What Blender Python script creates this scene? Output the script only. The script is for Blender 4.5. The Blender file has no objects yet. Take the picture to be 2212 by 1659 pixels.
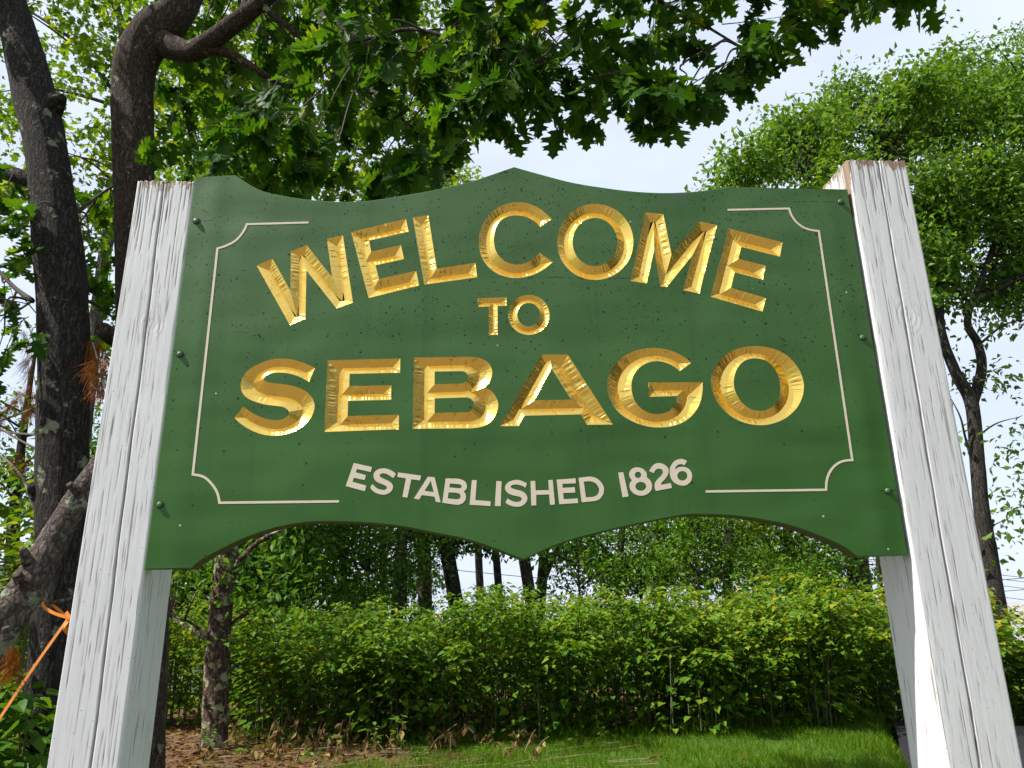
import bpy, math, random
import numpy as np
from mathutils import Vector, Matrix
from mathutils.geometry import delaunay_2d_cdt, tessellate_polygon

SC = bpy.context.scene
COL = SC.collection
rng = np.random.default_rng(1826)
random.seed(1826)
R = math.radians

# ------------------------------------------------------------------ camera
BZ = 1.72                                   # height of the board's lower corners
CAM = np.array([-0.2056, -1.9802, BZ - 0.1211])
YAW, PITCH, ROLL = 0.0698, 0.2971, -0.01947
_cy, _sy, _cp, _sp = math.cos(YAW), math.sin(YAW), math.cos(PITCH), math.sin(PITCH)
CF = np.array([_sy*_cp, _cy*_cp, _sp])
_r = np.array([_cy, -_sy, 0.0]); _u = np.cross(_r, CF)
CR = math.cos(ROLL)*_r + math.sin(ROLL)*_u
CU = -math.sin(ROLL)*_r + math.cos(ROLL)*_u
FPX = 1599.4
cam_data = bpy.data.cameras.new('camera')
cam_data.sensor_width = 36.0
cam_data.sensor_fit = 'HORIZONTAL'
cam_data.lens = FPX/2212*36
cam_data.clip_start = 0.02
cam_data.clip_end = 3000
cam = bpy.data.objects.new('camera', cam_data)
COL.objects.link(cam)
cam.matrix_world = Matrix([[CR[0], CU[0], -CF[0], CAM[0]], [CR[1], CU[1], -CF[1], CAM[1]],
                           [CR[2], CU[2], -CF[2], CAM[2]], [0, 0, 0, 1]])
SC.camera = cam

# ------------------------------------------------------------------ sky, sun, exposure
SUN = np.array([-0.60, -0.155, 0.79]); SUN /= np.linalg.norm(SUN)
SUN_EL = math.asin(SUN[2]); SUN_AZ = math.atan2(SUN[0], SUN[1])
world = bpy.data.worlds.new('World'); SC.world = world; world.use_nodes = True
wt = world.node_tree; wt.nodes.clear()
wo = wt.nodes.new('ShaderNodeOutputWorld'); bg = wt.nodes.new('ShaderNodeBackground')
sky = wt.nodes.new('ShaderNodeTexSky'); sky.sky_type = 'NISHITA'; sky.sun_disc = False
sky.sun_elevation = SUN_EL; sky.sun_rotation = SUN_AZ
sky.air_density = 1.0; sky.dust_density = 1.6; sky.ozone_density = 1.0
# thin broken high cloud, everywhere on the sky
tcw = wt.nodes.new('ShaderNodeTexCoord'); mpw = wt.nodes.new('ShaderNodeMapping')
mpw.inputs['Scale'].default_value = (1.0, 1.6, 3.2)
nzw = wt.nodes.new('ShaderNodeTexNoise'); nzw.inputs['Scale'].default_value = 2.1
nzw.inputs['Detail'].default_value = 4; nzw.inputs['Roughness'].default_value = 0.55
crw = wt.nodes.new('ShaderNodeValToRGB')
crw.color_ramp.elements[0].position = 0.30; crw.color_ramp.elements[0].color = (0.72, 0.72, 0.72, 1)
crw.color_ramp.elements[1].position = 0.68; crw.color_ramp.elements[1].color = (0.97, 0.97, 0.97, 1)
mxw = wt.nodes.new('ShaderNodeMix'); mxw.data_type = 'RGBA'
CLOUD = (7.3, 8.1, 9.6, 1)
mxw.inputs['B'].default_value = CLOUD
wt.links.new(tcw.outputs['Generated'], mpw.inputs['Vector']); wt.links.new(mpw.outputs['Vector'], nzw.inputs['Vector'])
wt.links.new(nzw.outputs['Fac'], crw.inputs['Fac']); wt.links.new(crw.outputs['Color'], mxw.inputs['Factor'])
wt.links.new(sky.outputs['Color'], mxw.inputs['A']); wt.links.new(mxw.outputs['Result'], bg.inputs['Color'])
bg.inputs['Strength'].default_value = 0.073
wt.links.new(bg.outputs['Background'], wo.inputs['Surface'])

sun_data = bpy.data.lights.new('sun', 'SUN'); sun_data.energy = 5.0; sun_data.angle = R(0.53)
sun_data.color = (1.0, 0.955, 0.88)
sun = bpy.data.objects.new('sun', sun_data); COL.objects.link(sun)
sun.rotation_euler = Vector(-SUN).to_track_quat('-Z', 'Y').to_euler()
sun.location = Vector(SUN*40)
SC.view_settings.view_transform = 'Standard'; SC.view_settings.look = 'None'
SC.view_settings.gamma = 1.0; SC.view_settings.use_curve_mapping = False
SC.view_settings.exposure = 0.80
SC.cycles.max_bounces = 4; SC.cycles.transmission_bounces = 3; SC.cycles.diffuse_bounces = 2; SC.cycles.glossy_bounces = 3
SC.cycles.sample_clamp_indirect = 6.0
SC.cycles.adaptive_threshold = 0.02; SC.cycles.use_light_tree = False

# ------------------------------------------------------------------ helpers
def at(x, y, Y):
    """world point on the plane y=Y seen at (x, y) of a 2212 px wide picture: used to survey where things stand"""
    d = CF + CR*(x-1106)/FPX - CU*(y-829.5)/FPX
    return CAM + (Y-CAM[1])/d[1]*d

def gz(x, y):
    """height of the ground"""
    x = np.asarray(x, float); y = np.asarray(y, float)
    z = -0.17*np.clip(y-16, 0, 30) - 0.02*np.clip(y-46, 0, 400)
    t = np.clip((x-(4.15+0.48*np.clip(y-6.1, -1.5, 4)))/0.9, 0, 1)*np.clip((y-1.5)/1.5, 0, 1)
    z = z - 1.38*t*t*(3-2*t)                     # the bank down to the parking lot
    return z + 0.05*np.sin(x*0.7+1)*np.sin(y*0.55)*np.clip((np.abs(y)-3)/4, 0, 1)

def tag(o, label=None, cat=None, group=None, kind=None):
    if label: o['label'] = label
    if cat: o['category'] = cat
    if group: o['group'] = group
    if kind: o['kind'] = kind
    return o

def empty(name, loc):
    o = bpy.data.objects.new(name, None); o.location = Vector(loc); o.empty_display_size = 0.1
    COL.objects.link(o); return o

class Acc:
    """collects geometry in world coordinates and links it as one mesh object"""
    def __init__(s): s.v = []; s.f = []; s.n = 0; s.m = []
    def add(s, v, f, m=0):
        v = np.asarray(v, float).reshape(-1, 3)
        s.v.append(v); s.f += [tuple(int(i)+s.n for i in q) for q in f]; s.m += [m]*len(f); s.n += len(v)
    def build(s, name, mats, parent=None, smooth=False):
        me = bpy.data.meshes.new(name)
        v = np.concatenate(s.v) if s.v else np.zeros((0, 3))
        if parent is not None: v = v - np.array(parent_origin(parent))
        me.from_pydata(v.tolist(), [], s.f)
        mats = mats if isinstance(mats, (list, tuple)) else [mats]
        for m in mats: me.materials.append(m)
        if len(mats) > 1: me.polygons.foreach_set('material_index', np.array(s.m, dtype=np.int32))
        if smooth: me.polygons.foreach_set('use_smooth', np.ones(len(s.f), dtype=bool))
        me.update()
        return link(name, me, parent)

def parent_origin(p):
    o = np.zeros(3)
    while p is not None:
        o = o + np.array(p.location); p = p.parent
    return o

def link(name, me, parent=None):
    o = bpy.data.objects.new(name, me); COL.objects.link(o)
    if parent is not None: o.parent = parent
    return o

def box(lo, hi):
    (a, b, c), (d, e, f) = lo, hi
    v = [(a,b,c),(d,b,c),(d,e,c),(a,e,c),(a,b,f),(d,b,f),(d,e,f),(a,e,f)]
    return v, [(3,2,1,0),(4,5,6,7),(0,1,5,4),(1,2,6,5),(2,3,7,6),(3,0,4,7)]

def crspline(P, n):
    P = np.asarray(P, float)
    if len(P) == 2: P = np.array([P[0], P[0]*.67+P[1]*.33, P[0]*.33+P[1]*.67, P[1]])
    Q = np.vstack([2*P[0]-P[1], P, 2*P[-1]-P[-2]])
    t = np.linspace(0, len(P)-1-1e-9, n); k = t.astype(int); s = (t-k)[:, None]
    a, b, c, d = Q[k], Q[k+1], Q[k+2], Q[k+3]
    return 0.5*((2*b)+(-a+c)*s+(2*a-5*b+4*c-d)*s*s+(-a+3*b-3*c+d)*s**3)

def tube(P, rad, sides=8, n=None, rough=0.0, seed=0, cap=True):
    """a tapered limb through the points P with radii rad"""
    P = np.asarray(P, float); rad = np.asarray(rad, float)
    if n is None: n = max(4, len(P)*4)
    C = crspline(P, n)
    r = np.interp(np.linspace(0, 1, n), np.linspace(0, 1, len(rad)), rad)
    T = np.gradient(C, axis=0); T /= np.linalg.norm(T, axis=1)[:, None]+1e-12
    up = np.array([0, 1.0, 0.1]) if abs(T[0][1]) < 0.9 else np.array([1.0, 0, 0])
    x = np.cross(T[0], up); x /= np.linalg.norm(x)
    ang = np.linspace(0, 2*np.pi, sides, endpoint=False)
    rg = np.random.default_rng(seed)
    ph = rg.uniform(0, 6.28, (5, 2)); V = []
    L = np.concatenate([[0], np.cumsum(np.linalg.norm(np.diff(C, axis=0), axis=1))])
    for i in range(n):
        x = x - T[i]*(x@T[i]); x /= np.linalg.norm(x); y = np.cross(T[i], x)
        k = np.ones(sides)
        if rough:
            for j in range(5):
                k += rough*np.sin(ang*(j+2)+ph[j, 0]+L[i]*(1.3+1.7*j))*np.sin(L[i]*(2+2.3*j)+ph[j, 1])/(1+0.35*j)
        rr = r[i]*k
        V.append(C[i]+np.outer(rr*np.cos(ang), x)+np.outer(rr*np.sin(ang), y))
    V = np.concatenate(V); F = []
    for i in range(n-1):
        for j in range(sides):
            q = (j+1) % sides
            F.append((i*sides+j, i*sides+q, (i+1)*sides+q, (i+1)*sides+j))
    if cap:
        F.append(tuple(range(sides-1, -1, -1))); F.append(tuple((n-1)*sides+j for j in range(sides)))
    return V, F

# ------------------------------------------------------------------ materials
def new_mat(name):
    m = bpy.data.materials.new(name); m.use_nodes = True
    nt = m.node_tree; nt.nodes.clear()
    out = nt.nodes.new('ShaderNodeOutputMaterial')
    return m, nt, out

class N:
    """short hand for building node trees"""
    def __init__(s, nt): s.nt = nt
    def n(s, t, **kw):
        nd = s.nt.nodes.new(t)
        for k, v in kw.items():
            if k.startswith('_'): setattr(nd, k[1:], v)
            else: s.set(nd, k, v)
        return nd
    def set(s, nd, k, v):
        k = k.replace('__', ' ')
        if isinstance(v, bpy.types.NodeSocket): s.nt.links.new(v, nd.inputs[k])
        else: nd.inputs[k].default_value = v
    def coord(s, scale=(1, 1, 1), kind='Object', rot=(0, 0, 0)):
        tc = s.n('ShaderNodeTexCoord'); mp = s.n('ShaderNodeMapping')
        mp.inputs['Scale'].default_value = scale; mp.inputs['Rotation'].default_value = rot
        s.nt.links.new(tc.outputs[kind], mp.inputs['Vector']); return mp.outputs['Vector']
    def noise(s, vec, scale, detail=4, rough=0.55, out='Fac'):
        nd = s.n('ShaderNodeTexNoise', Scale=scale, Detail=detail, Roughness=rough)
        s.nt.links.new(vec, nd.inputs['Vector']); return nd.outputs[out]
    def vor(s, vec, scale, feature='F1', out='Distance', rand=1.0):
        nd = s.n('ShaderNodeTexVoronoi', Scale=scale, _feature=feature, Randomness=rand)
        s.nt.links.new(vec, nd.inputs['Vector']); return nd.outputs[out]
    def ramp(s, fac, stops, interp='LINEAR'):
        nd = s.n('ShaderNodeValToRGB'); cr = nd.color_ramp; cr.interpolation = interp
        while len(cr.elements) < len(stops): cr.elements.new(0.5)
        for e, (p, c) in zip(cr.elements, stops):
            e.position = p; e.color = (c, c, c, 1) if not isinstance(c, (tuple, list)) else (*c, 1)
        s.nt.links.new(fac, nd.inputs['Fac']); return nd.outputs['Color']
    def mix(s, fac, a, b, mode='MIX'):
        nd = s.n('ShaderNodeMix', _data_type='RGBA', _blend_type=mode)
        for k, v in (('Factor', fac), ('A', a), ('B', b)):
            if isinstance(v, bpy.types.NodeSocket): s.nt.links.new(v, nd.inputs[k])
            else: nd.inputs[k].default_value = v if k == 'Factor' else (*v, 1)
        return nd.outputs['Result']
    def math(s, op, a, b=0.0, c=0.0):
        nd = s.n('ShaderNodeMath', _operation=op)
        for i, v in enumerate((a, b, c)):
            if isinstance(v, bpy.types.NodeSocket): s.nt.links.new(v, nd.inputs[i])
            else: nd.inputs[i].default_value = v
        return nd.outputs[0]
    def attr(s, name, out='Fac'):
        nd = s.n('ShaderNodeAttribute'); nd.attribute_name = name; return nd.outputs[out]
    def bump(s, h, strength=0.5, dist=0.01, normal=None):
        nd = s.n('ShaderNodeBump', Strength=strength, Distance=dist); s.nt.links.new(h, nd.inputs['Height'])
        if normal: s.nt.links.new(normal, nd.inputs['Normal'])
        return nd.outputs['Normal']

def plain(name, col, rough=0.6, metal=0.0, spec=0.5, var=0.12, scale=6.0):
    m, nt, out = new_mat(name); q = N(nt)
    c = q.mix(q.noise(q.coord(), scale), tuple(x*(1-var) for x in col), tuple(min(1, x*(1+var)) for x in col))
    b = q.n('ShaderNodeBsdfPrincipled', Base__Color=c, Roughness=rough, Metallic=metal)
    b.inputs['Specular IOR Level'].default_value = spec
    nt.links.new(b.outputs[0], out.inputs['Surface']); return m

def leaf_mat(name, cols, transl=0.38, rough=0.42, spec=0.45, per='tone'):
    """foliage: glossy upper skin over a translucent blade; every leaf has its own tone"""
    m, nt, out = new_mat(name); q = N(nt)
    t = q.attr('tone') if per == 'tone' else q.n('ShaderNodeObjectInfo').outputs['Random']
    cols = [tuple(min(0.6, x*g) for x, g in zip(cc, (1.5, 1.48, 0.9))) for cc in cols]
    k = len(cols)-1
    c = q.ramp(t, [(i/k, cc) for i, cc in enumerate(cols)])
    c = q.mix(q.noise(q.coord(), 30.0, 2), q.mix(1.0, c, (0.8, 0.8, 0.8), 'MULTIPLY'), c)
    b = q.n('ShaderNodeBsdfPrincipled', Base__Color=c, Roughness=rough)
    b.inputs['Specular IOR Level'].default_value = spec*0.5
    tr = q.n('ShaderNodeBsdfTranslucent', Color=q.mix(1.0, c, (1.35, 1.2, 0.4), 'MULTIPLY'))
    ms = q.n('ShaderNodeMixShader', Fac=transl)
    nt.links.new(b.outputs[0], ms.inputs[1]); nt.links.new(tr.outputs[0], ms.inputs[2])
    nt.links.new(ms.outputs[0], out.inputs['Surface']); return m

def bark_mat(name, dark, light, lichen=0.0, stretch=0.13, scale=26.0, bump=1.0, lichen_col=(0.30, 0.33, 0.22)):
    m, nt, out = new_mat(name); q = N(nt)
    v1 = q.coord(); v0 = q.coord((1, 1, stretch))
    wv = q.n('ShaderNodeVectorMath', _operation='ADD'); sc = q.n('ShaderNodeVectorMath', _operation='SCALE'); sc.inputs['Scale'].default_value = 0.075
    nt.links.new(q.noise(v1, 11.0, 4, 0.6, 'Color'), sc.inputs[0]); nt.links.new(v0, wv.inputs[0]); nt.links.new(sc.outputs[0], wv.inputs[1]); v = wv.outputs[0]
    n1 = q.noise(v, scale*1.3, 7, 0.68); n2 = q.noise(v1, 5.0, 4); vo = q.vor(v, scale*0.95, 'DISTANCE_TO_EDGE')
    ridge = q.math('MINIMUM', q.math('MULTIPLY', vo, 2.6), 1.0)
    h = q.math('ADD', q.math('MULTIPLY', n1, 0.9), q.math('MULTIPLY', ridge, 0.28))
    c = q.mix(q.ramp(h, [(0.46, 0.0), (0.78, 1.0)]), dark, light)
    c = q.mix(q.ramp(n2, [(0.4, 0.0), (0.75, 0.45)]), c, tuple(x*0.45 for x in light))
    fleck = q.ramp(q.noise(v0, scale*3.0, 3, 0.7), [(0.62, 0.0), (0.70, 0.6)])
    c = q.mix(fleck, c, tuple(min(1, x*1.7) for x in light))
    if lichen:
        sp = q.noise(v1, 7.0, 5, 0.65)
        mask = q.ramp(sp, [(0.66-lichen*0.14, 0.0), (0.70-lichen*0.12, 1.0)])
        c = q.mix(mask, c, q.mix(q.noise(v1, 60), tuple(x*0.6 for x in lichen_col), lichen_col))
    b = q.n('ShaderNodeBsdfPrincipled', Base__Color=c, Roughness=0.92, Normal=q.bump(h, 1.0, 0.035*bump))
    b.inputs['Specular IOR Level'].default_value = 0.2
    nt.links.new(b.outputs[0], out.inputs['Surface']); return m

# outlines of the sign, its letters and its border, in tenths of a millimetre on the board
G = {
 'W0': '-7973,8425 -7542,8653 -6972,7657 -7034,8893 -6594,9101 -5814,8085 -6028,9303 -5571,9444 -5185,7296 -5640,7113 -6556,8291 -6489,6790 -6908,6593',
 'E1': '-5336,9549 -3744,10011 -3654,9587 -4801,9276 -4727,8921 -3870,9147 -3769,8692 -4589,8480 -4474,8042 -3412,8317 -3314,7852 -4748,7443',
 'L2': '-3540,10056 -3084,10155 -2811,8391 -1679,8593 -1629,8134 -3169,7878',
 'C3': '624,10086 588,10126 552,10165 516,10203 480,10242 443,10279 405,10315 367,10350 327,10384 287,10416 244,10447 200,10475 154,10502 107,10526 60,10549 11,10569 -38,10587 -83,10602 -129,10614 -176,10624 -223,10632 -271,10638 -318,10641 -365,10642 -416,10639 -468,10634 -519,10627 -570,10617 -620,10605 -670,10590 -718,10574 -765,10556 -812,10537 -858,10515 -903,10492 -947,10468 -990,10441 -1032,10413 -1072,10383 -1107,10353 -1142,10321 -1176,10288 -1209,10253 -1241,10217 -1271,10180 -1300,10142 -1328,10103 -1354,10064 -1379,10023 -1402,9980 -1424,9936 -1445,9891 -1464,9845 -1483,9799 -1499,9753 -1515,9707 -1530,9660 -1542,9614 -1553,9567 -1561,9519 -1568,9471 -1573,9423 -1576,9374 -1578,9326 -1578,9275 -1577,9224 -1574,9173 -1569,9122 -1563,9071 -1555,9021 -1545,8971 -1535,8925 -1522,8879 -1508,8833 -1492,8788 -1475,8744 -1455,8700 -1434,8658 -1410,8618 -1385,8578 -1357,8540 -1328,8502 -1297,8466 -1265,8432 -1232,8399 -1197,8368 -1161,8338 -1123,8310 -1084,8284 -1044,8259 -1003,8236 -962,8216 -919,8197 -875,8181 -830,8167 -784,8154 -738,8143 -692,8135 -646,8128 -593,8122 -540,8119 -487,8118 -433,8120 -380,8124 -328,8131 -281,8140 -234,8150 -188,8162 -141,8175 -95,8189 -50,8205 -5,8222 39,8240 84,8261 129,8283 173,8308 217,8334 259,8361 301,8389 341,8418 382,8449 421,8481 459,8514 496,8548 533,8582 570,8617 606,8653 231,8946 197,8908 163,8871 128,8834 92,8799 54,8766 17,8737 -20,8709 -59,8681 -98,8655 -138,8632 -180,8612 -228,8594 -278,8579 -329,8569 -381,8562 -433,8559 -478,8559 -525,8563 -572,8569 -618,8578 -663,8590 -706,8605 -747,8625 -787,8648 -826,8674 -864,8702 -899,8733 -931,8766 -961,8800 -990,8838 -1016,8877 -1039,8918 -1060,8961 -1077,9003 -1091,9048 -1102,9095 -1110,9142 -1117,9190 -1122,9238 -1126,9286 -1130,9333 -1132,9384 -1130,9436 -1125,9487 -1116,9538 -1106,9591 -1096,9645 -1084,9698 -1070,9750 -1053,9801 -1032,9849 -1007,9894 -977,9936 -943,9976 -906,10013 -867,10047 -824,10077 -779,10103 -731,10127 -682,10147 -632,10163 -587,10174 -540,10182 -493,10186 -445,10187 -398,10186 -347,10182 -295,10175 -243,10166 -192,10154 -143,10138 -94,10119 -46,10096 1,10071 46,10042 88,10011 122,9982 155,9950 186,9916 215,9880 244,9843 273,9806',
 'O4': '3079,9352 3075,9304 3069,9257 3061,9209 3053,9162 3042,9115 3030,9068 3017,9022 3002,8977 2985,8932 2967,8888 2948,8844 2927,8801 2904,8759 2881,8717 2856,8677 2830,8638 2803,8600 2774,8562 2744,8526 2713,8490 2681,8456 2643,8419 2603,8383 2562,8348 2519,8316 2475,8285 2431,8256 2386,8230 2340,8206 2293,8184 2245,8163 2196,8145 2147,8130 2099,8117 2050,8106 2000,8097 1950,8090 1900,8086 1850,8084 1801,8085 1752,8088 1702,8093 1653,8101 1605,8111 1557,8123 1511,8137 1464,8154 1418,8173 1374,8194 1330,8217 1288,8242 1247,8270 1207,8300 1168,8331 1130,8365 1095,8400 1061,8436 1028,8475 997,8515 967,8558 939,8601 913,8645 890,8691 867,8738 847,8787 829,8837 813,8888 799,8939 787,8991 778,9036 771,9083 766,9129 762,9176 760,9223 759,9270 760,9316 762,9364 767,9411 772,9459 780,9506 789,9553 799,9600 811,9646 825,9692 840,9738 857,9783 875,9828 895,9872 916,9915 939,9957 962,9998 988,10039 1015,10079 1043,10118 1072,10156 1103,10193 1134,10228 1167,10262 1201,10295 1236,10327 1272,10357 1309,10386 1347,10414 1386,10440 1431,10468 1478,10494 1526,10517 1575,10539 1625,10559 1675,10576 1725,10590 1775,10602 1827,10612 1879,10619 1930,10624 1982,10627 2033,10626 2084,10623 2135,10618 2186,10610 2236,10600 2285,10588 2333,10573 2381,10555 2428,10535 2475,10513 2519,10488 2562,10462 2605,10433 2646,10402 2686,10369 2724,10333 2760,10297 2794,10259 2827,10218 2859,10175 2888,10131 2916,10086 2941,10040 2964,9992 2986,9943 3005,9892 3022,9841 3037,9788 3050,9736 3061,9683 3068,9636 3074,9589 3078,9542 3081,9494 3082,9446 3081,9399|2588,9339 2584,9289 2577,9238 2567,9188 2554,9138 2540,9090 2523,9043 2503,8996 2481,8951 2456,8907 2430,8865 2402,8826 2372,8788 2340,8752 2306,8718 2270,8687 2235,8659 2197,8634 2158,8610 2117,8590 2076,8572 2025,8555 1973,8542 1919,8534 1866,8531 1814,8532 1762,8539 1710,8551 1661,8567 1612,8588 1565,8613 1520,8643 1479,8677 1439,8715 1401,8757 1368,8803 1338,8850 1316,8892 1296,8935 1279,8980 1264,9025 1252,9071 1242,9119 1235,9169 1231,9219 1229,9269 1230,9318 1233,9369 1240,9419 1248,9470 1260,9520 1274,9568 1290,9616 1309,9663 1331,9709 1354,9754 1380,9797 1408,9837 1438,9875 1470,9912 1504,9947 1539,9980 1575,10009 1613,10035 1653,10060 1694,10082 1736,10100 1787,10118 1841,10132 1896,10140 1950,10144 2003,10142 2057,10136 2109,10124 2160,10108 2209,10086 2258,10059 2303,10028 2345,9994 2378,9963 2408,9928 2437,9892 2463,9854 2486,9815 2508,9773 2528,9728 2544,9682 2559,9636 2570,9589 2579,9540 2585,9490 2589,9440 2590,9389',
 'M5': '3509,10366 4073,10310 4216,8946 5178,10083 5722,9968 4944,7679 4464,7786 4854,8929 3983,7876 3788,7904 3691,9080 3388,7987 2902,8069',
 'E6': '6065,9860 7711,9407 7559,8923 6394,9236 6266,8833 7081,8613 6930,8152 6097,8383 5929,7877 6959,7554 6805,7115 5273,7583',
 'T7': '-1622,7465 -784,7503 -785,7239 -1047,7229 -1054,6340 -1306,6327 -1305,7210 -1611,7194',
 'O8': '454,6962 451,6914 443,6865 433,6817 418,6770 401,6724 379,6680 355,6637 328,6597 298,6559 265,6523 229,6490 192,6460 152,6433 111,6409 67,6388 23,6371 -22,6358 -68,6349 -115,6343 -161,6340 -207,6342 -254,6348 -299,6357 -344,6369 -387,6386 -429,6406 -469,6429 -507,6455 -543,6485 -577,6518 -608,6553 -636,6590 -661,6631 -683,6673 -702,6717 -717,6762 -729,6808 -737,6856 -742,6905 -743,6953 -740,7002 -734,7050 -724,7099 -710,7146 -693,7192 -673,7237 -649,7280 -622,7321 -592,7359 -559,7396 -524,7430 -486,7461 -447,7489 -405,7514 -361,7535 -317,7553 -271,7566 -224,7577 -177,7583 -130,7585 -83,7584 -35,7578 11,7569 56,7556 100,7540 143,7519 184,7495 222,7468 258,7438 292,7404 323,7368 351,7330 376,7289 398,7246 416,7201 431,7155 442,7108 450,7060 454,7011|183,6968 178,6921 168,6874 153,6829 133,6787 107,6747 78,6711 45,6680 8,6653 -32,6632 -73,6616 -116,6607 -159,6603 -202,6606 -244,6615 -285,6630 -323,6651 -359,6677 -390,6707 -418,6743 -441,6783 -459,6824 -472,6869 -480,6916 -481,6963 -478,7010 -468,7058 -453,7103 -433,7145 -408,7186 -379,7222 -346,7254 -309,7281 -269,7303 -228,7318 -184,7328 -141,7332 -97,7329 -54,7320 -14,7305 25,7284 61,7257 92,7226 120,7190 143,7150 161,7108 174,7063 181,7015',
 'S9': '-6140,5319 -6182,5343 -6223,5366 -6265,5389 -6308,5411 -6351,5432 -6394,5451 -6439,5469 -6485,5487 -6531,5504 -6577,5519 -6623,5534 -6670,5547 -6717,5559 -6770,5570 -6822,5579 -6876,5587 -6929,5593 -6982,5596 -7036,5598 -7088,5598 -7141,5596 -7193,5592 -7246,5586 -7297,5578 -7348,5568 -7393,5556 -7438,5543 -7482,5528 -7526,5511 -7569,5493 -7612,5474 -7654,5454 -7699,5430 -7744,5405 -7788,5377 -7831,5348 -7872,5318 -7911,5285 -7946,5252 -7980,5216 -8011,5177 -8038,5137 -8061,5095 -8079,5052 -8094,5005 -8105,4958 -8111,4910 -8114,4862 -8112,4818 -8105,4772 -8095,4727 -8081,4683 -8064,4642 -8037,4596 -8004,4553 -7967,4513 -7926,4478 -7883,4448 -7837,4422 -7789,4399 -7739,4377 -7690,4358 -7642,4340 -7594,4325 -7544,4310 -7495,4297 -7445,4286 -7395,4275 -7347,4266 -7299,4260 -7250,4255 -7201,4250 -7153,4244 -7104,4238 -7051,4230 -6997,4223 -6944,4212 -6895,4194 -6856,4171 -6819,4142 -6787,4109 -6763,4074 -6758,4020 -6776,3966 -6802,3933 -6836,3905 -6873,3884 -6921,3865 -6972,3848 -7023,3837 -7075,3833 -7123,3834 -7172,3839 -7221,3847 -7269,3856 -7318,3868 -7365,3881 -7416,3896 -7466,3913 -7516,3932 -7565,3953 -7614,3976 -7661,4000 -7703,4024 -7745,4049 -7786,4075 -7826,4102 -7867,4130 -7907,4159 -7946,4188 -7986,4217 -8194,3908 -8158,3871 -8121,3834 -8084,3798 -8046,3764 -8005,3732 -7965,3703 -7923,3675 -7881,3648 -7838,3621 -7794,3596 -7750,3572 -7705,3550 -7662,3530 -7618,3511 -7574,3493 -7529,3476 -7483,3461 -7438,3448 -7392,3436 -7346,3427 -7299,3419 -7252,3413 -7205,3408 -7158,3405 -7111,3404 -7064,3405 -7017,3408 -6971,3412 -6924,3419 -6877,3427 -6831,3436 -6786,3448 -6742,3462 -6697,3477 -6653,3495 -6609,3514 -6566,3536 -6524,3559 -6484,3584 -6445,3610 -6404,3640 -6364,3672 -6326,3705 -6288,3741 -6253,3778 -6221,3816 -6193,3857 -6166,3902 -6142,3951 -6123,4003 -6107,4055 -6095,4108 -6087,4160 -6085,4211 -6089,4263 -6098,4315 -6113,4365 -6133,4412 -6156,4453 -6184,4493 -6215,4531 -6249,4567 -6286,4601 -6323,4632 -6365,4662 -6410,4689 -6457,4714 -6505,4736 -6554,4757 -6603,4775 -6650,4791 -6697,4804 -6746,4816 -6794,4826 -6843,4836 -6892,4844 -6941,4852 -6993,4860 -7046,4865 -7098,4869 -7151,4873 -7203,4878 -7256,4885 -7299,4893 -7342,4902 -7385,4914 -7425,4930 -7477,4960 -7510,5000 -7496,5050 -7459,5096 -7423,5122 -7383,5144 -7341,5161 -7298,5175 -7247,5185 -7195,5190 -7143,5191 -7090,5191 -7040,5189 -6989,5186 -6938,5181 -6887,5174 -6838,5164 -6790,5153 -6743,5141 -6697,5127 -6650,5111 -6605,5094 -6560,5076 -6511,5053 -6464,5029 -6417,5003 -6370,4976 -6324,4948 -6278,4920',
 'E10': '-5802,5550 -3798,5612 -3792,5193 -5182,5157 -5177,4803 -4024,4826 -4018,4409 -5187,4378 -5181,3948 -3799,3982 -3784,3574 -5788,3507',
 'B11': '-3422,5643 -2009,5666 -1961,5667 -1913,5667 -1865,5667 -1817,5664 -1770,5660 -1716,5655 -1663,5648 -1610,5639 -1558,5627 -1508,5611 -1465,5591 -1423,5567 -1382,5539 -1345,5507 -1314,5473 -1287,5435 -1265,5393 -1247,5348 -1233,5301 -1224,5256 -1222,5205 -1227,5153 -1238,5101 -1253,5051 -1269,5006 -1290,4963 -1315,4921 -1341,4881 -1374,4837 -1411,4796 -1450,4757 -1396,4744 -1345,4726 -1299,4701 -1257,4665 -1217,4624 -1181,4579 -1150,4532 -1127,4491 -1106,4447 -1088,4401 -1075,4355 -1067,4309 -1065,4261 -1069,4211 -1077,4162 -1088,4113 -1103,4065 -1120,4019 -1141,3973 -1165,3928 -1193,3885 -1222,3845 -1256,3807 -1292,3771 -1331,3737 -1372,3707 -1415,3682 -1458,3663 -1503,3647 -1549,3634 -1597,3623 -1644,3614 -1691,3606 -1743,3600 -1796,3596 -1849,3593 -1902,3592 -1955,3592 -2008,3592 -3412,3586|-2834,5229 -2074,5245 -2024,5231 -1979,5213 -1944,5186 -1921,5146 -1909,5098 -1905,5050 -1916,4995 -1944,4948 -1981,4920 -2025,4898 -2073,4880 -2834,4857|-2825,4448 -1944,4477 -1892,4464 -1844,4447 -1805,4421 -1775,4379 -1753,4328 -1742,4276 -1744,4235 -1756,4193 -1774,4155 -1812,4105 -1860,4067 -1899,4053 -1945,4049 -2820,4035',
 'A12': '179,5737 936,5752 2121,3690 1391,3685 1228,3984 -349,3949 -510,3653 -1028,3655|457,5329 979,4409 -52,4391',
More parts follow.
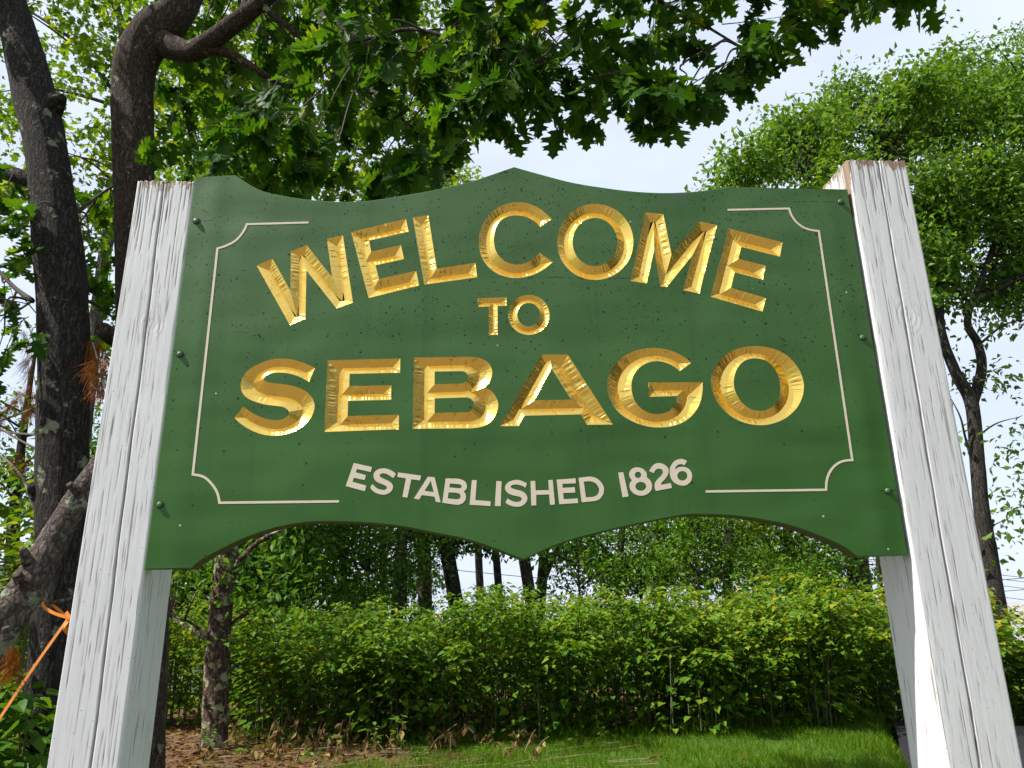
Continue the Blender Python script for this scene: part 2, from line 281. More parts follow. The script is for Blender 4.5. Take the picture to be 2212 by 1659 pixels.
 'G13': '4501,5509 4465,5548 4430,5587 4393,5623 4354,5658 4313,5689 4269,5719 4224,5747 4177,5773 4130,5798 4081,5820 4032,5841 3986,5860 3940,5877 3893,5893 3845,5908 3797,5921 3749,5932 3701,5942 3653,5949 3605,5954 3557,5958 3508,5960 3460,5960 3411,5959 3363,5957 3314,5953 3265,5949 3216,5944 3167,5937 3118,5929 3070,5920 3022,5909 2975,5896 2927,5881 2880,5864 2832,5845 2785,5825 2739,5803 2693,5780 2649,5756 2605,5730 2564,5704 2523,5677 2482,5648 2443,5618 2405,5586 2368,5553 2333,5519 2299,5484 2266,5444 2234,5402 2204,5358 2176,5313 2149,5266 2125,5219 2103,5171 2085,5128 2069,5083 2054,5037 2042,4991 2032,4944 2024,4897 2018,4850 2015,4798 2016,4744 2019,4691 2025,4637 2034,4584 2044,4532 2057,4482 2072,4431 2090,4381 2111,4332 2133,4285 2159,4239 2185,4197 2214,4156 2245,4116 2277,4077 2311,4040 2346,4004 2383,3971 2424,3937 2466,3905 2511,3875 2556,3847 2603,3820 2650,3794 2697,3770 2744,3748 2791,3727 2840,3708 2889,3691 2938,3675 2988,3660 3038,3647 3086,3636 3135,3627 3185,3619 3235,3612 3284,3607 3334,3604 3384,3602 3434,3602 3484,3602 3534,3604 3584,3607 3634,3611 3683,3617 3732,3625 3781,3634 3828,3645 3874,3658 3921,3672 3967,3687 4013,3705 4057,3724 4101,3744 4144,3766 4188,3792 4232,3821 4274,3851 4315,3883 4355,3917 4393,3953 4429,3989 4463,4027 4495,4067 4526,4108 4556,4150 4584,4193 4610,4237 4634,4282 4654,4325 4673,4370 4689,4415 4704,4461 4718,4507 4730,4554 4742,4601 4752,4646 4761,4693 4768,4739 4774,4786 4779,4833 4784,4880 4789,4927 3208,4916 3198,4491 4005,4516 3996,4461 3984,4407 3969,4355 3947,4305 3924,4266 3897,4227 3867,4190 3834,4156 3799,4125 3762,4097 3722,4072 3680,4049 3636,4029 3592,4013 3538,3999 3482,3990 3426,3986 3370,3987 3317,3992 3263,4000 3210,4012 3159,4027 3111,4048 3069,4071 3027,4097 2987,4126 2949,4158 2914,4192 2882,4227 2852,4266 2825,4307 2800,4350 2779,4395 2760,4441 2746,4487 2734,4534 2726,4582 2720,4631 2716,4681 2715,4730 2715,4779 2718,4828 2722,4875 2730,4922 2740,4969 2753,5015 2769,5060 2787,5103 2809,5146 2834,5187 2862,5227 2892,5265 2925,5301 2959,5335 2997,5368 3038,5399 3081,5428 3125,5454 3171,5478 3217,5498 3260,5515 3305,5529 3351,5540 3398,5549 3444,5555 3491,5558 3544,5556 3598,5550 3652,5540 3705,5527 3757,5512 3807,5494 3856,5473 3904,5450 3950,5424 3995,5396 4036,5364 4073,5328 4109,5290 4144,5250',
 'O14': '6411,6030 6460,6030 6510,6029 6561,6027 6611,6024 6662,6019 6712,6013 6762,6006 6811,5997 6860,5987 6908,5975 6956,5961 7002,5945 7048,5928 7095,5909 7140,5888 7185,5865 7229,5840 7271,5814 7312,5786 7351,5756 7387,5724 7423,5689 7459,5652 7492,5612 7525,5571 7555,5528 7584,5484 7611,5439 7635,5393 7657,5346 7676,5300 7693,5252 7708,5202 7721,5151 7732,5099 7740,5046 7746,4993 7750,4940 7751,4888 7748,4837 7743,4786 7735,4738 7725,4690 7711,4642 7696,4594 7678,4547 7659,4500 7637,4453 7614,4408 7590,4364 7564,4321 7537,4280 7509,4241 7479,4202 7447,4165 7414,4128 7379,4093 7342,4059 7305,4026 7267,3994 7228,3963 7188,3934 7149,3906 7105,3877 7061,3851 7014,3827 6967,3805 6918,3784 6869,3764 6820,3747 6770,3730 6720,3715 6671,3702 6621,3690 6569,3680 6518,3672 6466,3666 6414,3662 6363,3660 6312,3660 6260,3663 6209,3666 6157,3672 6105,3678 6053,3687 6002,3697 5951,3710 5902,3724 5853,3740 5806,3758 5759,3777 5712,3799 5666,3823 5621,3848 5577,3875 5535,3904 5494,3934 5455,3965 5416,3999 5379,4035 5343,4073 5308,4113 5274,4154 5243,4196 5213,4239 5184,4283 5158,4327 5134,4372 5113,4418 5094,4466 5077,4515 5062,4565 5049,4615 5038,4665 5029,4715 5023,4764 5019,4814 5017,4864 5018,4915 5023,4965 5030,5014 5041,5061 5056,5110 5074,5159 5094,5207 5117,5255 5141,5302 5168,5347 5196,5392 5226,5434 5254,5472 5284,5510 5316,5546 5349,5582 5383,5616 5419,5650 5455,5682 5492,5712 5530,5741 5570,5769 5610,5796 5652,5822 5695,5846 5738,5869 5783,5891 5827,5910 5873,5928 5918,5944 5966,5959 6014,5973 6062,5985 6112,5996 6161,6005 6211,6013 6261,6020 6311,6025 6361,6028|6446,5650 6498,5643 6551,5635 6604,5625 6655,5611 6703,5593 6746,5568 6784,5539 6821,5505 6856,5468 6888,5428 6917,5386 6942,5342 6965,5298 6983,5255 6998,5210 7011,5164 7021,5116 7029,5068 7036,5020 7040,4972 7043,4925 7044,4872 7042,4818 7038,4764 7031,4711 7022,4658 7010,4606 6996,4555 6978,4506 6956,4457 6930,4409 6902,4363 6870,4320 6836,4280 6802,4247 6764,4217 6723,4189 6680,4164 6636,4141 6591,4122 6546,4104 6497,4091 6448,4081 6399,4076 6350,4077 6300,4081 6249,4089 6198,4100 6149,4115 6101,4134 6057,4156 6014,4184 5973,4216 5934,4251 5898,4290 5864,4330 5835,4372 5809,4414 5785,4458 5763,4503 5744,4550 5727,4597 5713,4645 5701,4693 5693,4741 5689,4792 5688,4842 5691,4893 5696,4944 5705,4993 5715,5041 5728,5089 5744,5137 5761,5185 5781,5231 5803,5276 5826,5319 5854,5361 5885,5401 5920,5440 5956,5477 5994,5511 6034,5542 6080,5572 6131,5596 6184,5615 6238,5630 6289,5642 6342,5650 6394,5653',
 'e0': '-4959,2650 -4473,2536 -4500,2401 -4869,2489 -4892,2394 -4622,2317 -4654,2188 -4940,2249 -4970,2144 -4604,2036 -4637,1890 -5141,2031',
 's1': '-3829,2347 -3866,2378 -3905,2407 -3945,2433 -3991,2456 -4038,2476 -4086,2491 -4142,2500 -4198,2498 -4241,2492 -4283,2480 -4322,2464 -4368,2434 -4403,2394 -4420,2346 -4423,2295 -4410,2235 -4382,2182 -4337,2142 -4282,2111 -4241,2093 -4198,2077 -4156,2061 -4107,2039 -4065,2011 -4054,1962 -4097,1924 -4144,1918 -4193,1921 -4251,1934 -4305,1957 -4343,1983 -4378,2012 -4413,2044 -4447,2077 -4501,1980 -4469,1941 -4436,1905 -4398,1874 -4355,1848 -4307,1827 -4258,1810 -4218,1799 -4175,1792 -4134,1792 -4087,1800 -4040,1815 -3997,1836 -3951,1872 -3917,1919 -3900,1970 -3899,2024 -3918,2069 -3950,2108 -3997,2143 -4049,2172 -4095,2194 -4143,2215 -4190,2237 -4225,2256 -4253,2279 -4258,2329 -4214,2361 -4170,2366 -4124,2360 -4074,2344 -4026,2320 -3983,2293 -3941,2263 -3901,2232',
 't2': '-3770,2386 -3165,2293 -3187,2166 -3417,2200 -3513,1710 -3645,1728 -3560,2225 -3795,2266',
 'a3': '-2981,2263 -2799,2247 -2632,1573 -2761,1592 -2793,1727 -3134,1775 -3201,1657 -3341,1681|-2900,2153 -2817,1849 -3061,1883',
 'b4': '-2504,2214 -2219,2208 -2176,2203 -2133,2197 -2093,2185 -2052,2169 -2013,2148 -1980,2121 -1950,2075 -1934,2022 -1936,1971 -1952,1923 -1982,1889 -2022,1860 -1995,1830 -1973,1797 -1959,1727 -1965,1676 -1980,1629 -2010,1583 -2050,1546 -2103,1522 -2161,1510 -2202,1508 -2244,1512 -2286,1518 -2589,1565|-2391,2079 -2177,2059 -2132,2051 -2092,2037 -2067,1994 -2099,1952 -2135,1945 -2176,1946 -2404,1972|-2424,1840 -2218,1827 -2164,1814 -2120,1791 -2099,1728 -2127,1672 -2162,1656 -2203,1648 -2444,1678',
 'l5': '-1804,2162 -1670,2161 -1712,1626 -1307,1591 -1311,1465 -1865,1505',
 'i6': '-1144,2131 -1004,2127 -1038,1460 -1192,1464',
 's7': '-319,2062 -372,2090 -427,2116 -482,2140 -539,2156 -582,2160 -625,2159 -667,2153 -716,2142 -765,2126 -810,2105 -845,2079 -877,2047 -903,2013 -918,1942 -901,1886 -871,1836 -838,1808 -800,1784 -759,1765 -714,1750 -666,1739 -619,1728 -561,1717 -507,1699 -465,1650 -488,1601 -538,1576 -594,1564 -636,1566 -679,1575 -720,1589 -766,1610 -809,1635 -852,1663 -910,1549 -872,1522 -833,1498 -792,1478 -743,1461 -691,1449 -639,1442 -591,1439 -543,1440 -498,1450 -451,1472 -407,1501 -369,1537 -345,1572 -326,1614 -317,1655 -324,1714 -350,1768 -393,1813 -447,1847 -492,1865 -540,1878 -587,1890 -630,1902 -673,1913 -714,1927 -770,1967 -748,2005 -710,2024 -669,2035 -613,2036 -556,2029 -499,2015 -443,1995 -403,1974 -364,1948',
 'h8': '-221,2126 -94,2127 -90,1872 272,1876 260,2149 381,2152 419,1487 284,1484 272,1760 -79,1752 -84,1474 -218,1468',
 'e9': '491,2159 1005,2190 1009,2057 637,2043 647,1934 973,1948 981,1806 650,1795 661,1628 1038,1646 1047,1523 535,1497',
 'd10': '1089,2201 1280,2224 1338,2232 1395,2233 1449,2228 1502,2218 1552,2201 1590,2180 1627,2154 1661,2124 1690,2092 1716,2056 1739,2017 1757,1976 1768,1934 1770,1877 1761,1819 1744,1764 1720,1717 1688,1674 1651,1637 1616,1613 1576,1595 1534,1582 1487,1571 1439,1566 1390,1562 1147,1540|1226,2100 1346,2109 1405,2106 1460,2094 1501,2077 1539,2056 1572,2029 1599,1990 1620,1945 1634,1900 1636,1853 1625,1807 1596,1761 1556,1723 1508,1698 1454,1681 1263,1672',
 'i11': '2186,2336 2326,2351 2431,1689 2267,1664',
 'v12': '2554,2133 2523,2165 2501,2201 2486,2251 2485,2302 2498,2343 2517,2384 2544,2417 2579,2443 2621,2462 2664,2474 2722,2481 2781,2474 2840,2454 2894,2422 2926,2390 2954,2353 2973,2313 2977,2261 2965,2204 3001,2176 3034,2145 3060,2110 3080,2069 3093,2025 3097,1980 3091,1931 3077,1881 3054,1838 3020,1799 2977,1765 2931,1739 2880,1719 2825,1706 2770,1702 2717,1707 2663,1721 2614,1742 2573,1769 2535,1803 2506,1842 2488,1882 2478,1927 2474,1971 2481,2015 2498,2057 2523,2096|2820,2271 2805,2226 2770,2193 2724,2182 2680,2194 2649,2227 2640,2272 2655,2317 2691,2349 2736,2361 2781,2348 2811,2315|2938,1956 2919,1903 2874,1860 2811,1837 2743,1838 2683,1862 2643,1905 2632,1958 2651,2012 2696,2054 2759,2078 2828,2077 2888,2053 2927,2009',
 'z13': '3046,2378 3073,2421 3101,2462 3133,2501 3166,2532 3202,2559 3241,2580 3300,2596 3360,2597 3404,2587 3448,2571 3488,2549 3522,2522 3552,2490 3576,2454 3589,2412 3590,2367 3577,2314 3553,2265 3523,2220 3490,2177 3455,2136 3424,2107 3390,2080 3361,2050 3342,1993 3619,2041 3640,1907 3191,1829 3178,1876 3169,1922 3167,1973 3174,2023 3200,2076 3236,2123 3276,2162 3320,2199 3361,2238 3404,2286 3435,2339 3418,2404 3379,2428 3333,2441 3295,2439 3259,2427 3225,2402 3196,2369 3170,2314',
 'x14': '4126,2648 4079,2675 4030,2695 3979,2706 3927,2705 3880,2695 3833,2679 3791,2657 3748,2624 3710,2584 3678,2541 3653,2495 3634,2446 3622,2395 3616,2343 3617,2289 3624,2236 3634,2190 3650,2146 3671,2105 3698,2072 3730,2042 3766,2018 3815,1994 3868,1977 3922,1966 3967,1966 4012,1972 4055,1987 4102,2013 4145,2047 4181,2087 4205,2131 4222,2181 4231,2231 4230,2276 4222,2321 4206,2362 4181,2399 4148,2432 4112,2458 4071,2474 4027,2483 3982,2488 3929,2486 3878,2474 3823,2449 3770,2416 3785,2459 3806,2496 3842,2530 3885,2554 3929,2563 3974,2561 4010,2548 4044,2527|4104,2237 4084,2179 4040,2133 3981,2108 3917,2108 3862,2134 3826,2181 3817,2239 3836,2296 3880,2343 3939,2368 4003,2368 4059,2341 4094,2295',
 'BL': '-6587,9838 -8362,9751 -8385,9662 -8412,9576 -8447,9493 -8487,9418 -8532,9345 -8581,9276 -8637,9213 -8694,9164 -8757,9120 -8825,9081 -8892,9044 -8967,9009 -9045,8980 -9125,8953 -9127,2371 -9049,2359 -8972,2345 -8899,2325 -8830,2296 -8767,2256 -8708,2207 -8653,2152 -8601,2096 -8543,2026 -8492,1950 -8448,1871 -8416,1790 -8392,1707 -8372,1621 -5300,1627',
 'BR': '6099,10496 8071,10581 8079,10483 8100,10390 8128,10313 8161,10236 8199,10162 8245,10096 8304,10034 8371,9977 8444,9927 8521,9889 8594,9862 8670,9844 8749,9830 8830,9821 8911,9813 8844,2646 8763,2644 8684,2638 8606,2628 8532,2609 8465,2584 8400,2550 8339,2511 8283,2466 8220,2405 8162,2337 8109,2265 8066,2189 8036,2120 8012,2048 7993,1973 7977,1897 7962,1820 4567,1802',
 'OUT': '-9971,11281 -8839,11376 -8750,11304 -8661,11234 -8570,11167 -8476,11105 -8384,11047 -8290,10991 -8195,10937 -8098,10889 -7998,10849 -7888,10813 -7776,10783 -7662,10756 -7548,10733 -7433,10711 -7318,10690 -7205,10669 -7091,10649 -6977,10631 -6862,10615 -6748,10600 -6633,10589 -6513,10578 -6392,10568 -6271,10559 -6151,10552 -6030,10546 -5909,10541 -5788,10539 -5668,10539 -5555,10540 -5441,10544 -5328,10549 -5214,10556 -5101,10565 -4988,10576 -4875,10588 -4763,10603 -4648,10620 -4532,10639 -4417,10661 -4303,10685 -4188,10709 -4073,10734 -3959,10759 -3845,10784 -3730,10808 -3615,10832 -3500,10857 -3385,10882 -3270,10908 -3156,10935 -3041,10962 -2927,10990 -2809,11019 -2691,11049 -2574,11080 -2456,11111 -2339,11143 -2222,11177 -2105,11211 -1989,11246 -1871,11285 -1753,11329 -1637,11375 -1521,11422 -1405,11469 -1288,11517 -1172,11564 -1056,11612 -940,11661 -825,11709 -709,11757 -593,11806 -477,11854 -355,11817 -232,11779 -110,11742 13,11705 136,11668 258,11632 382,11597 499,11563 616,11529 734,11495 851,11462 969,11429 1087,11398 1205,11369 1324,11342 1443,11317 1562,11294 1681,11273 1801,11253 1921,11235 2041,11217 2161,11200 2281,11183 2400,11166 2519,11149 2637,11134 2756,11119 2875,11105 2994,11092 3113,11081 3233,11071 3354,11063 3475,11056 3597,11050 3718,11046 3840,11043 3961,11041 4083,11041 4204,11043 4326,11047 4448,11052 4570,11059 4692,11068 4814,11077 4935,11088 5057,11099 5179,11111 5289,11124 5399,11139 5509,11157 5618,11176 5728,11195 5853,11220 5978,11246 6103,11274 6228,11303 10047,11298 9970,42 8563,35 8465,121 8365,202 8258,273 8161,329 8062,382 7962,432 7860,481 7757,527 7654,571 7539,619 7422,666 7305,712 7187,756 7068,797 6949,837 6829,873 6712,906 6594,936 6475,964 6356,989 6236,1013 6117,1035 5997,1057 5877,1077 5758,1096 5638,1113 5518,1129 5397,1143 5277,1156 5156,1167 5035,1177 4913,1184 4791,1190 4668,1195 4546,1198 4424,1201 4302,1204 4196,1205 4089,1205 3983,1201 3878,1190 3756,1172 3635,1154 3513,1135 3392,1115 3271,1094 3150,1073 3029,1051 2908,1028 2787,1005 2666,982 2545,959 2430,936 2314,913 2198,890 2083,866 1967,842 1852,817 1737,792 1622,767 1507,740 1392,714 1277,687 1158,658 1038,629 919,598 800,566 682,533 564,496 448,457 332,415 216,371 102,325 -12,277 -126,227 -239,177 -352,126 -465,75 -584,125 -704,175 -824,224 -944,273 -1064,320 -1185,365 -1299,406 -1413,447 -1527,487 -1642,525 -1757,562 -1873,597 -1989,630 -2104,659 -2220,685 -2336,709 -2453,731 -2569,753 -2686,775 -2802,799 -2917,823 -3032,849 -3146,875 -3261,900 -3376,924 -3491,947 -3606,968 -3722,986 -3837,1002 -3953,1017 -4068,1031 -4184,1043 -4300,1055 -4416,1065 -4530,1075 -4644,1083 -4757,1090 -4871,1097 -4985,1102 -5099,1106 -5213,1110 -5333,1113 -5454,1117 -5575,1120 -5695,1121 -5816,1121 -5936,1117 -6056,1110 -6168,1101 -6280,1088 -6391,1073 -6503,1055 -6613,1035 -6724,1012 -6833,988 -6945,960 -7056,929 -7166,896 -7276,860 -7385,823 -7494,784 -7602,744 -7724,694 -7844,638 -7962,579 -8080,518 -8185,464 -8290,409 -8395,354 -8499,297 -8601,238 -8702,177 -8815,88 -8919,-14 -10052,-22',
 'BOLT': '-9811,9826 -9825,5713 -9880,1582 9743,10842 9727,6312 9715,1776',
}
# ------------------------------------------------------------------ the sign
def parse(s):
    return [np.array([[float(q) for q in t.split(',')] for t in c.split()])*1e-4 for c in s.split('|')]

def board_paint():
    m, nt, out = new_mat('green_sign_paint'); q = N(nt)
    v = q.coord(); n1 = q.noise(v, 1.7, 3); n2 = q.noise(q.coord((2, 2, 40)), 3.0, 3)
    c = q.mix(n1, (0.024, 0.088, 0.011), (0.037, 0.114, 0.016))
    c = q.mix(q.ramp(n2, [(0.5, 0.0), (0.8, 0.12)]), c, (0.060, 0.14, 0.040))
    sep = q.n('ShaderNodeSeparateXYZ'); nt.links.new(v, sep.inputs[0])
    up = q.ramp(q.math('SUBTRACT', sep.outputs['Z'], BZ), [(0.25, 0.04), (0.98, 0.85)])
    # chalky, weathered upper part of the panel
    c = q.mix(q.math('MULTIPLY', up, q.math('MULTIPLY', n1, 0.85)), c, (0.072, 0.125, 0.058))
    st = q.noise(q.coord((26, 1, 0.9)), 1.0, 4, 0.6)
    c = q.mix(q.ramp(st, [(0.5, 0.0), (0.78, 0.30)]), c, (0.052, 0.118, 0.030))
    c = q.mix(q.ramp(q.noise(q.coord((18, 1, 0.7)), 1.0, 4, 0.6), [(0.56, 0.0), (0.8, 0.35)]), c, (0.014, 0.050, 0.008))
    # mildew specks, thicker towards the top edge
    for sc, rad, seed in ((75, 0.13, 0), (150, 0.17, 3.7), (46, 0.10, 9.1)):
        vs = q.n('ShaderNodeTexVoronoi', Scale=float(sc)); mp = q.coord((1, 0.02, 1))
        off = q.n('ShaderNodeVectorMath', _operation='ADD'); nt.links.new(mp, off.inputs[0]); off.inputs[1].default_value = (seed, 0, seed*2)
        nt.links.new(off.outputs[0], vs.inputs['Vector'])
        sc2 = q.n('ShaderNodeSeparateColor'); nt.links.new(vs.outputs['Color'], sc2.inputs[0])
        pick = q.math('LESS_THAN', sc2.outputs[0], q.math('MULTIPLY', up, q.math('MULTIPLY', q.ramp(q.noise(v, 6.0, 3), [(0.35, 0.1), (0.65, 1.0)]), 1.0)))
        dot = q.math('LESS_THAN', vs.outputs['Distance'], q.math('MULTIPLY', sc2.outputs[1], rad*1.8))
        c = q.mix(q.math('MULTIPLY', pick, dot), c, (0.012, 0.018, 0.010))
    # a few pale droppings
    vs = q.n('ShaderNodeTexVoronoi', Scale=17.0); nt.links.new(q.coord((1, 0.02, 1)), vs.inputs['Vector'])
    sc2 = q.n('ShaderNodeSeparateColor'); nt.links.new(vs.outputs['Color'], sc2.inputs[0])
    c = q.mix(q.math('MULTIPLY', q.math('LESS_THAN', sc2.outputs[0], 0.25), q.math('LESS_THAN', vs.outputs['Distance'], 0.045)), c, (0.5, 0.52, 0.5))
    # grey soot stains hanging from the two low dips of the top edge
    for sx, sz, rx, rz in ((-0.425, 1.07, 0.055, 0.05), (0.46, 1.09, 0.09, 0.06)):
        dx = q.math('DIVIDE', q.math('SUBTRACT', sep.outputs['X'], sx), rx); dz = q.math('DIVIDE', q.math('SUBTRACT', sep.outputs['Z'], BZ+sz), rz)
        dd = q.math('ADD', q.math('MULTIPLY', dx, dx), q.math('MULTIPLY', dz, dz))
        mk = q.ramp(q.math('ADD', dd, q.math('MULTIPLY', q.noise(v, 28, 4), 1.3)), [(0.3, 0.65), (1.0, 0.0)])
        c = q.mix(mk, c, (0.075, 0.075, 0.085))
    h = q.math('ADD', q.math('MULTIPLY', n2, 0.035), q.math('MULTIPLY', q.noise(q.coord((1, 1, 1)), 2.2, 2), 6.0))
    # hairline checks in the panel by the bolts and along the glue joint
    for sz, xa, xb in ((1.0835, 0.80, 1.01), (0.985, -1.01, -0.93), (0.815, -0.30, 0.42), (0.178, 0.94, 1.01), (0.57, -1.0, -0.95)):
        dz = q.math('ABSOLUTE', q.math('ADD', q.math('SUBTRACT', sep.outputs['Z'], BZ+sz), q.math('MULTIPLY', q.math('SUBTRACT', q.noise(v, 14, 3), 0.5), 0.006)))
        inx = q.math('MULTIPLY', q.math('GREATER_THAN', sep.outputs['X'], xa), q.math('LESS_THAN', sep.outputs['X'], xb))
        c = q.mix(q.math('MULTIPLY', q.math('MULTIPLY', q.math('LESS_THAN', dz, 0.0011), inx), q.math('GREATER_THAN', q.noise(v, 40, 3), 0.47)), c, (0.010, 0.020, 0.008))
    # the panel is drawn back to the battens under the bolts and swells between
    ex = q.math('DIVIDE', q.math('SUBTRACT', q.math('ABSOLUTE', sep.outputs['X']), 0.935), 0.035)
    wv = q.math('MULTIPLY', q.math('EXPONENT', q.math('MULTIPLY', q.math('MULTIPLY', ex, ex), -1.0)), 0.0016)
    wv = q.math('ADD', wv, q.math('MULTIPLY', q.noise(q.coord((0.8, 1, 2.5)), 1.6, 2), 0.012))
    nb = q.bump(wv, 1.0, 1.0, q.bump(h, 0.25, 0.012))
    b = q.n('ShaderNodeBsdfPrincipled', Base__Color=c, Roughness=q.math('ADD', 0.36, q.math('MULTIPLY', up, 0.2)), Normal=nb)
    b.inputs['Specular IOR Level'].default_value = 0.3
    nt.links.new(b.outputs[0], out.inputs['Surface']); return m

def gold_leaf():
    m, nt, out = new_mat('gold_leaf'); q = N(nt)
    v = q.coord()
    dirt = q.ramp(q.noise(v, 90, 5, 0.7), [(0.56, 0.0), (0.68, 1.0)])
    dmask = q.math('MULTIPLY', dirt, q.ramp(q.noise(v, 5, 2), [(0.42, 0.0), (0.65, 0.85)]))
    c = q.mix(q.noise(v, 22, 4), (0.92, 0.57, 0.095), (0.98, 0.69, 0.18))
    c = q.mix(dmask, c, (0.10, 0.05, 0.015))
    b = q.n('ShaderNodeBsdfPrincipled', Base__Color=c, Metallic=q.math('SUBTRACT', 1.0, q.math('MULTIPLY', dmask, 0.7)),
            Roughness=q.math('ADD', 0.16, q.math('MULTIPLY', q.noise(v, 40, 3), 0.16)),
            Normal=q.bump(q.noise(v, 160, 3), 0.12, 0.002))
    nt.links.new(b.outputs[0], out.inputs['Surface']); return m

def post_paint():
    m, nt, out = new_mat('weathered_white_paint'); q = N(nt)
    v = q.coord(); vs = q.coord((1, 1, 0.028)); vs2 = q.coord((1, 1, 0.11))
    grain = q.noise(vs, 170, 5, 0.6); g2 = q.noise(vs2, 60, 4, 0.6)
    c = q.mix(q.noise(v, 4, 4), (0.55, 0.548, 0.545), (0.67, 0.667, 0.662))
    c = q.mix(q.ramp(g2, [(0.5, 0.0), (0.85, 0.35)]), c, (0.55, 0.55, 0.54))
    fine = q.ramp(grain, [(0.345, 1.0), (0.385, 0.0)])
    c = q.mix(q.math('MULTIPLY', fine, 0.75), c, (0.17, 0.16, 0.145))
    sp = q.vor(v, 95.0); sc = q.n('ShaderNodeTexVoronoi', Scale=95.0); nt.links.new(v, sc.inputs['Vector'])
    s2 = q.n('ShaderNodeSeparateColor'); nt.links.new(sc.outputs['Color'], s2.inputs[0])
    c = q.mix(q.math('MULTIPLY', q.math('LESS_THAN', s2.outputs[0], 0.10), q.math('LESS_THAN', sp, 0.12)), c, (0.08, 0.07, 0.06))
    bare = q.attr('bare'); peel = q.attr('peel')
    c = q.mix(bare, c, q.mix(q.noise(v, 30), (0.045, 0.036, 0.028), (0.13, 0.10, 0.075)))
    wood = q.mix(q.noise(q.coord((1, 1, 0.05)), 120, 5), (0.12, 0.075, 0.05), (0.36, 0.26, 0.18))
    c = q.mix(q.math('GREATER_THAN', q.math('ADD', peel, q.math('MULTIPLY', q.math('SUBTRACT', q.noise(q.coord((1, 1, 0.25)), 55, 5, 0.75), 0.5), 1.8)), 0.5), c, wood)
    h = q.math('ADD', q.math('MULTIPLY', grain, 0.7), q.math('MULTIPLY', g2, 0.9))
    b = q.n('ShaderNodeBsdfPrincipled', Base__Color=c, Roughness=0.62, Normal=q.bump(h, 0.35, 0.0014))
    b.inputs['Specular IOR Level'].default_value = 0.3
    nt.links.new(b.outputs[0], out.inputs['Surface']); return m

M_board = board_paint(); M_gold = gold_leaf(); M_post = post_paint()
M_edge = plain('raw_board_edge', (0.075, 0.052, 0.030), 0.85, var=0.4, scale=30)
M_cream = plain('cream_lettering', (0.64, 0.54, 0.42), 0.5, var=0.08, scale=18)
M_bolt = plain('painted_bolt', (0.055, 0.12, 0.05), 0.45, var=0.3, scale=90)
M_hole = plain('dark_recess', (0.012, 0.016, 0.010), 0.9)

sign = tag(empty('welcome_sign', (0, 0, 0)), 'green and gold carved welcome sign hung between two white posts', 'sign')

OUT = parse(G['OUT'])[0]; OUT[:, 1] += BZ
GOLD = [k for k in G if k[0] in 'WELCOMTSBAG' and k[1:].isdigit()]
PALE = [k for k in G if k[0].islower()]

# -- V-cut letters: every outline edge carries one inclined wall down to the groove line
SLOPE = 0.60
def seg_wedges(conts):
    """segments of all contours with inward normals and, at each end, the bisector that bounds the wall"""
    def inside(p):
        c = False
        for q in conts:
            a = q; b = np.roll(q, -1, 0)
            k = ((a[:, 1] > p[1]) != (b[:, 1] > p[1])) & (p[0] < (b[:, 0]-a[:, 0])*(p[1]-a[:, 1])/(b[:, 1]-a[:, 1]+1e-15)+a[:, 0])
            c ^= bool(k.sum() % 2)
        return c
    S = []
    for q in conts:
        n = len(q); a = q; b = np.roll(q, -1, 0)
        T = b-a; L = np.linalg.norm(T, axis=1); T = T/L[:, None]
        Nn = np.stack([-T[:, 1], T[:, 0]], 1)
        big = int(np.argmax(L))
        if not inside((a[big]+b[big])/2+Nn[big]*1e-4): q2 = q[::-1].copy(); S += seg_one(q2)
        else: S += seg_one(q)
    return S

def seg_one(q):
    n = len(q); a = q; b = np.roll(q, -1, 0); T = b-a; L = np.linalg.norm(T, axis=1); T = T/L[:, None]
    Nn = np.stack([-T[:, 1], T[:, 0]], 1)
    Bi = Nn+np.roll(Nn, 1, 0); Bi /= np.linalg.norm(Bi, axis=1)[:, None]       # bisector at vertex i
    turn = np.cross(np.roll(T, 1, 0), T)                                       # >0 left turn = convex corner
    dot = (np.roll(T, 1, 0)*T).sum(1); ang = np.degrees(np.arctan2(turn, dot))
    return [dict(a=a[i], b=b[i], t=T[i], n=Nn[i], L=L[i], ba=Bi[i], bb=Bi[(i+1) % n], ca=ang[i], cb=ang[(i+1) % n]) for i in range(n)]

NZ = np.random.default_rng(99).normal(0, 1, 4096)
def noise1(s):
    k = np.floor(s).astype(int); t = s-k; t = t*t*(3-2*t)
    return NZ[k % 4096]*(1-t)+NZ[(k+1) % 4096]*t

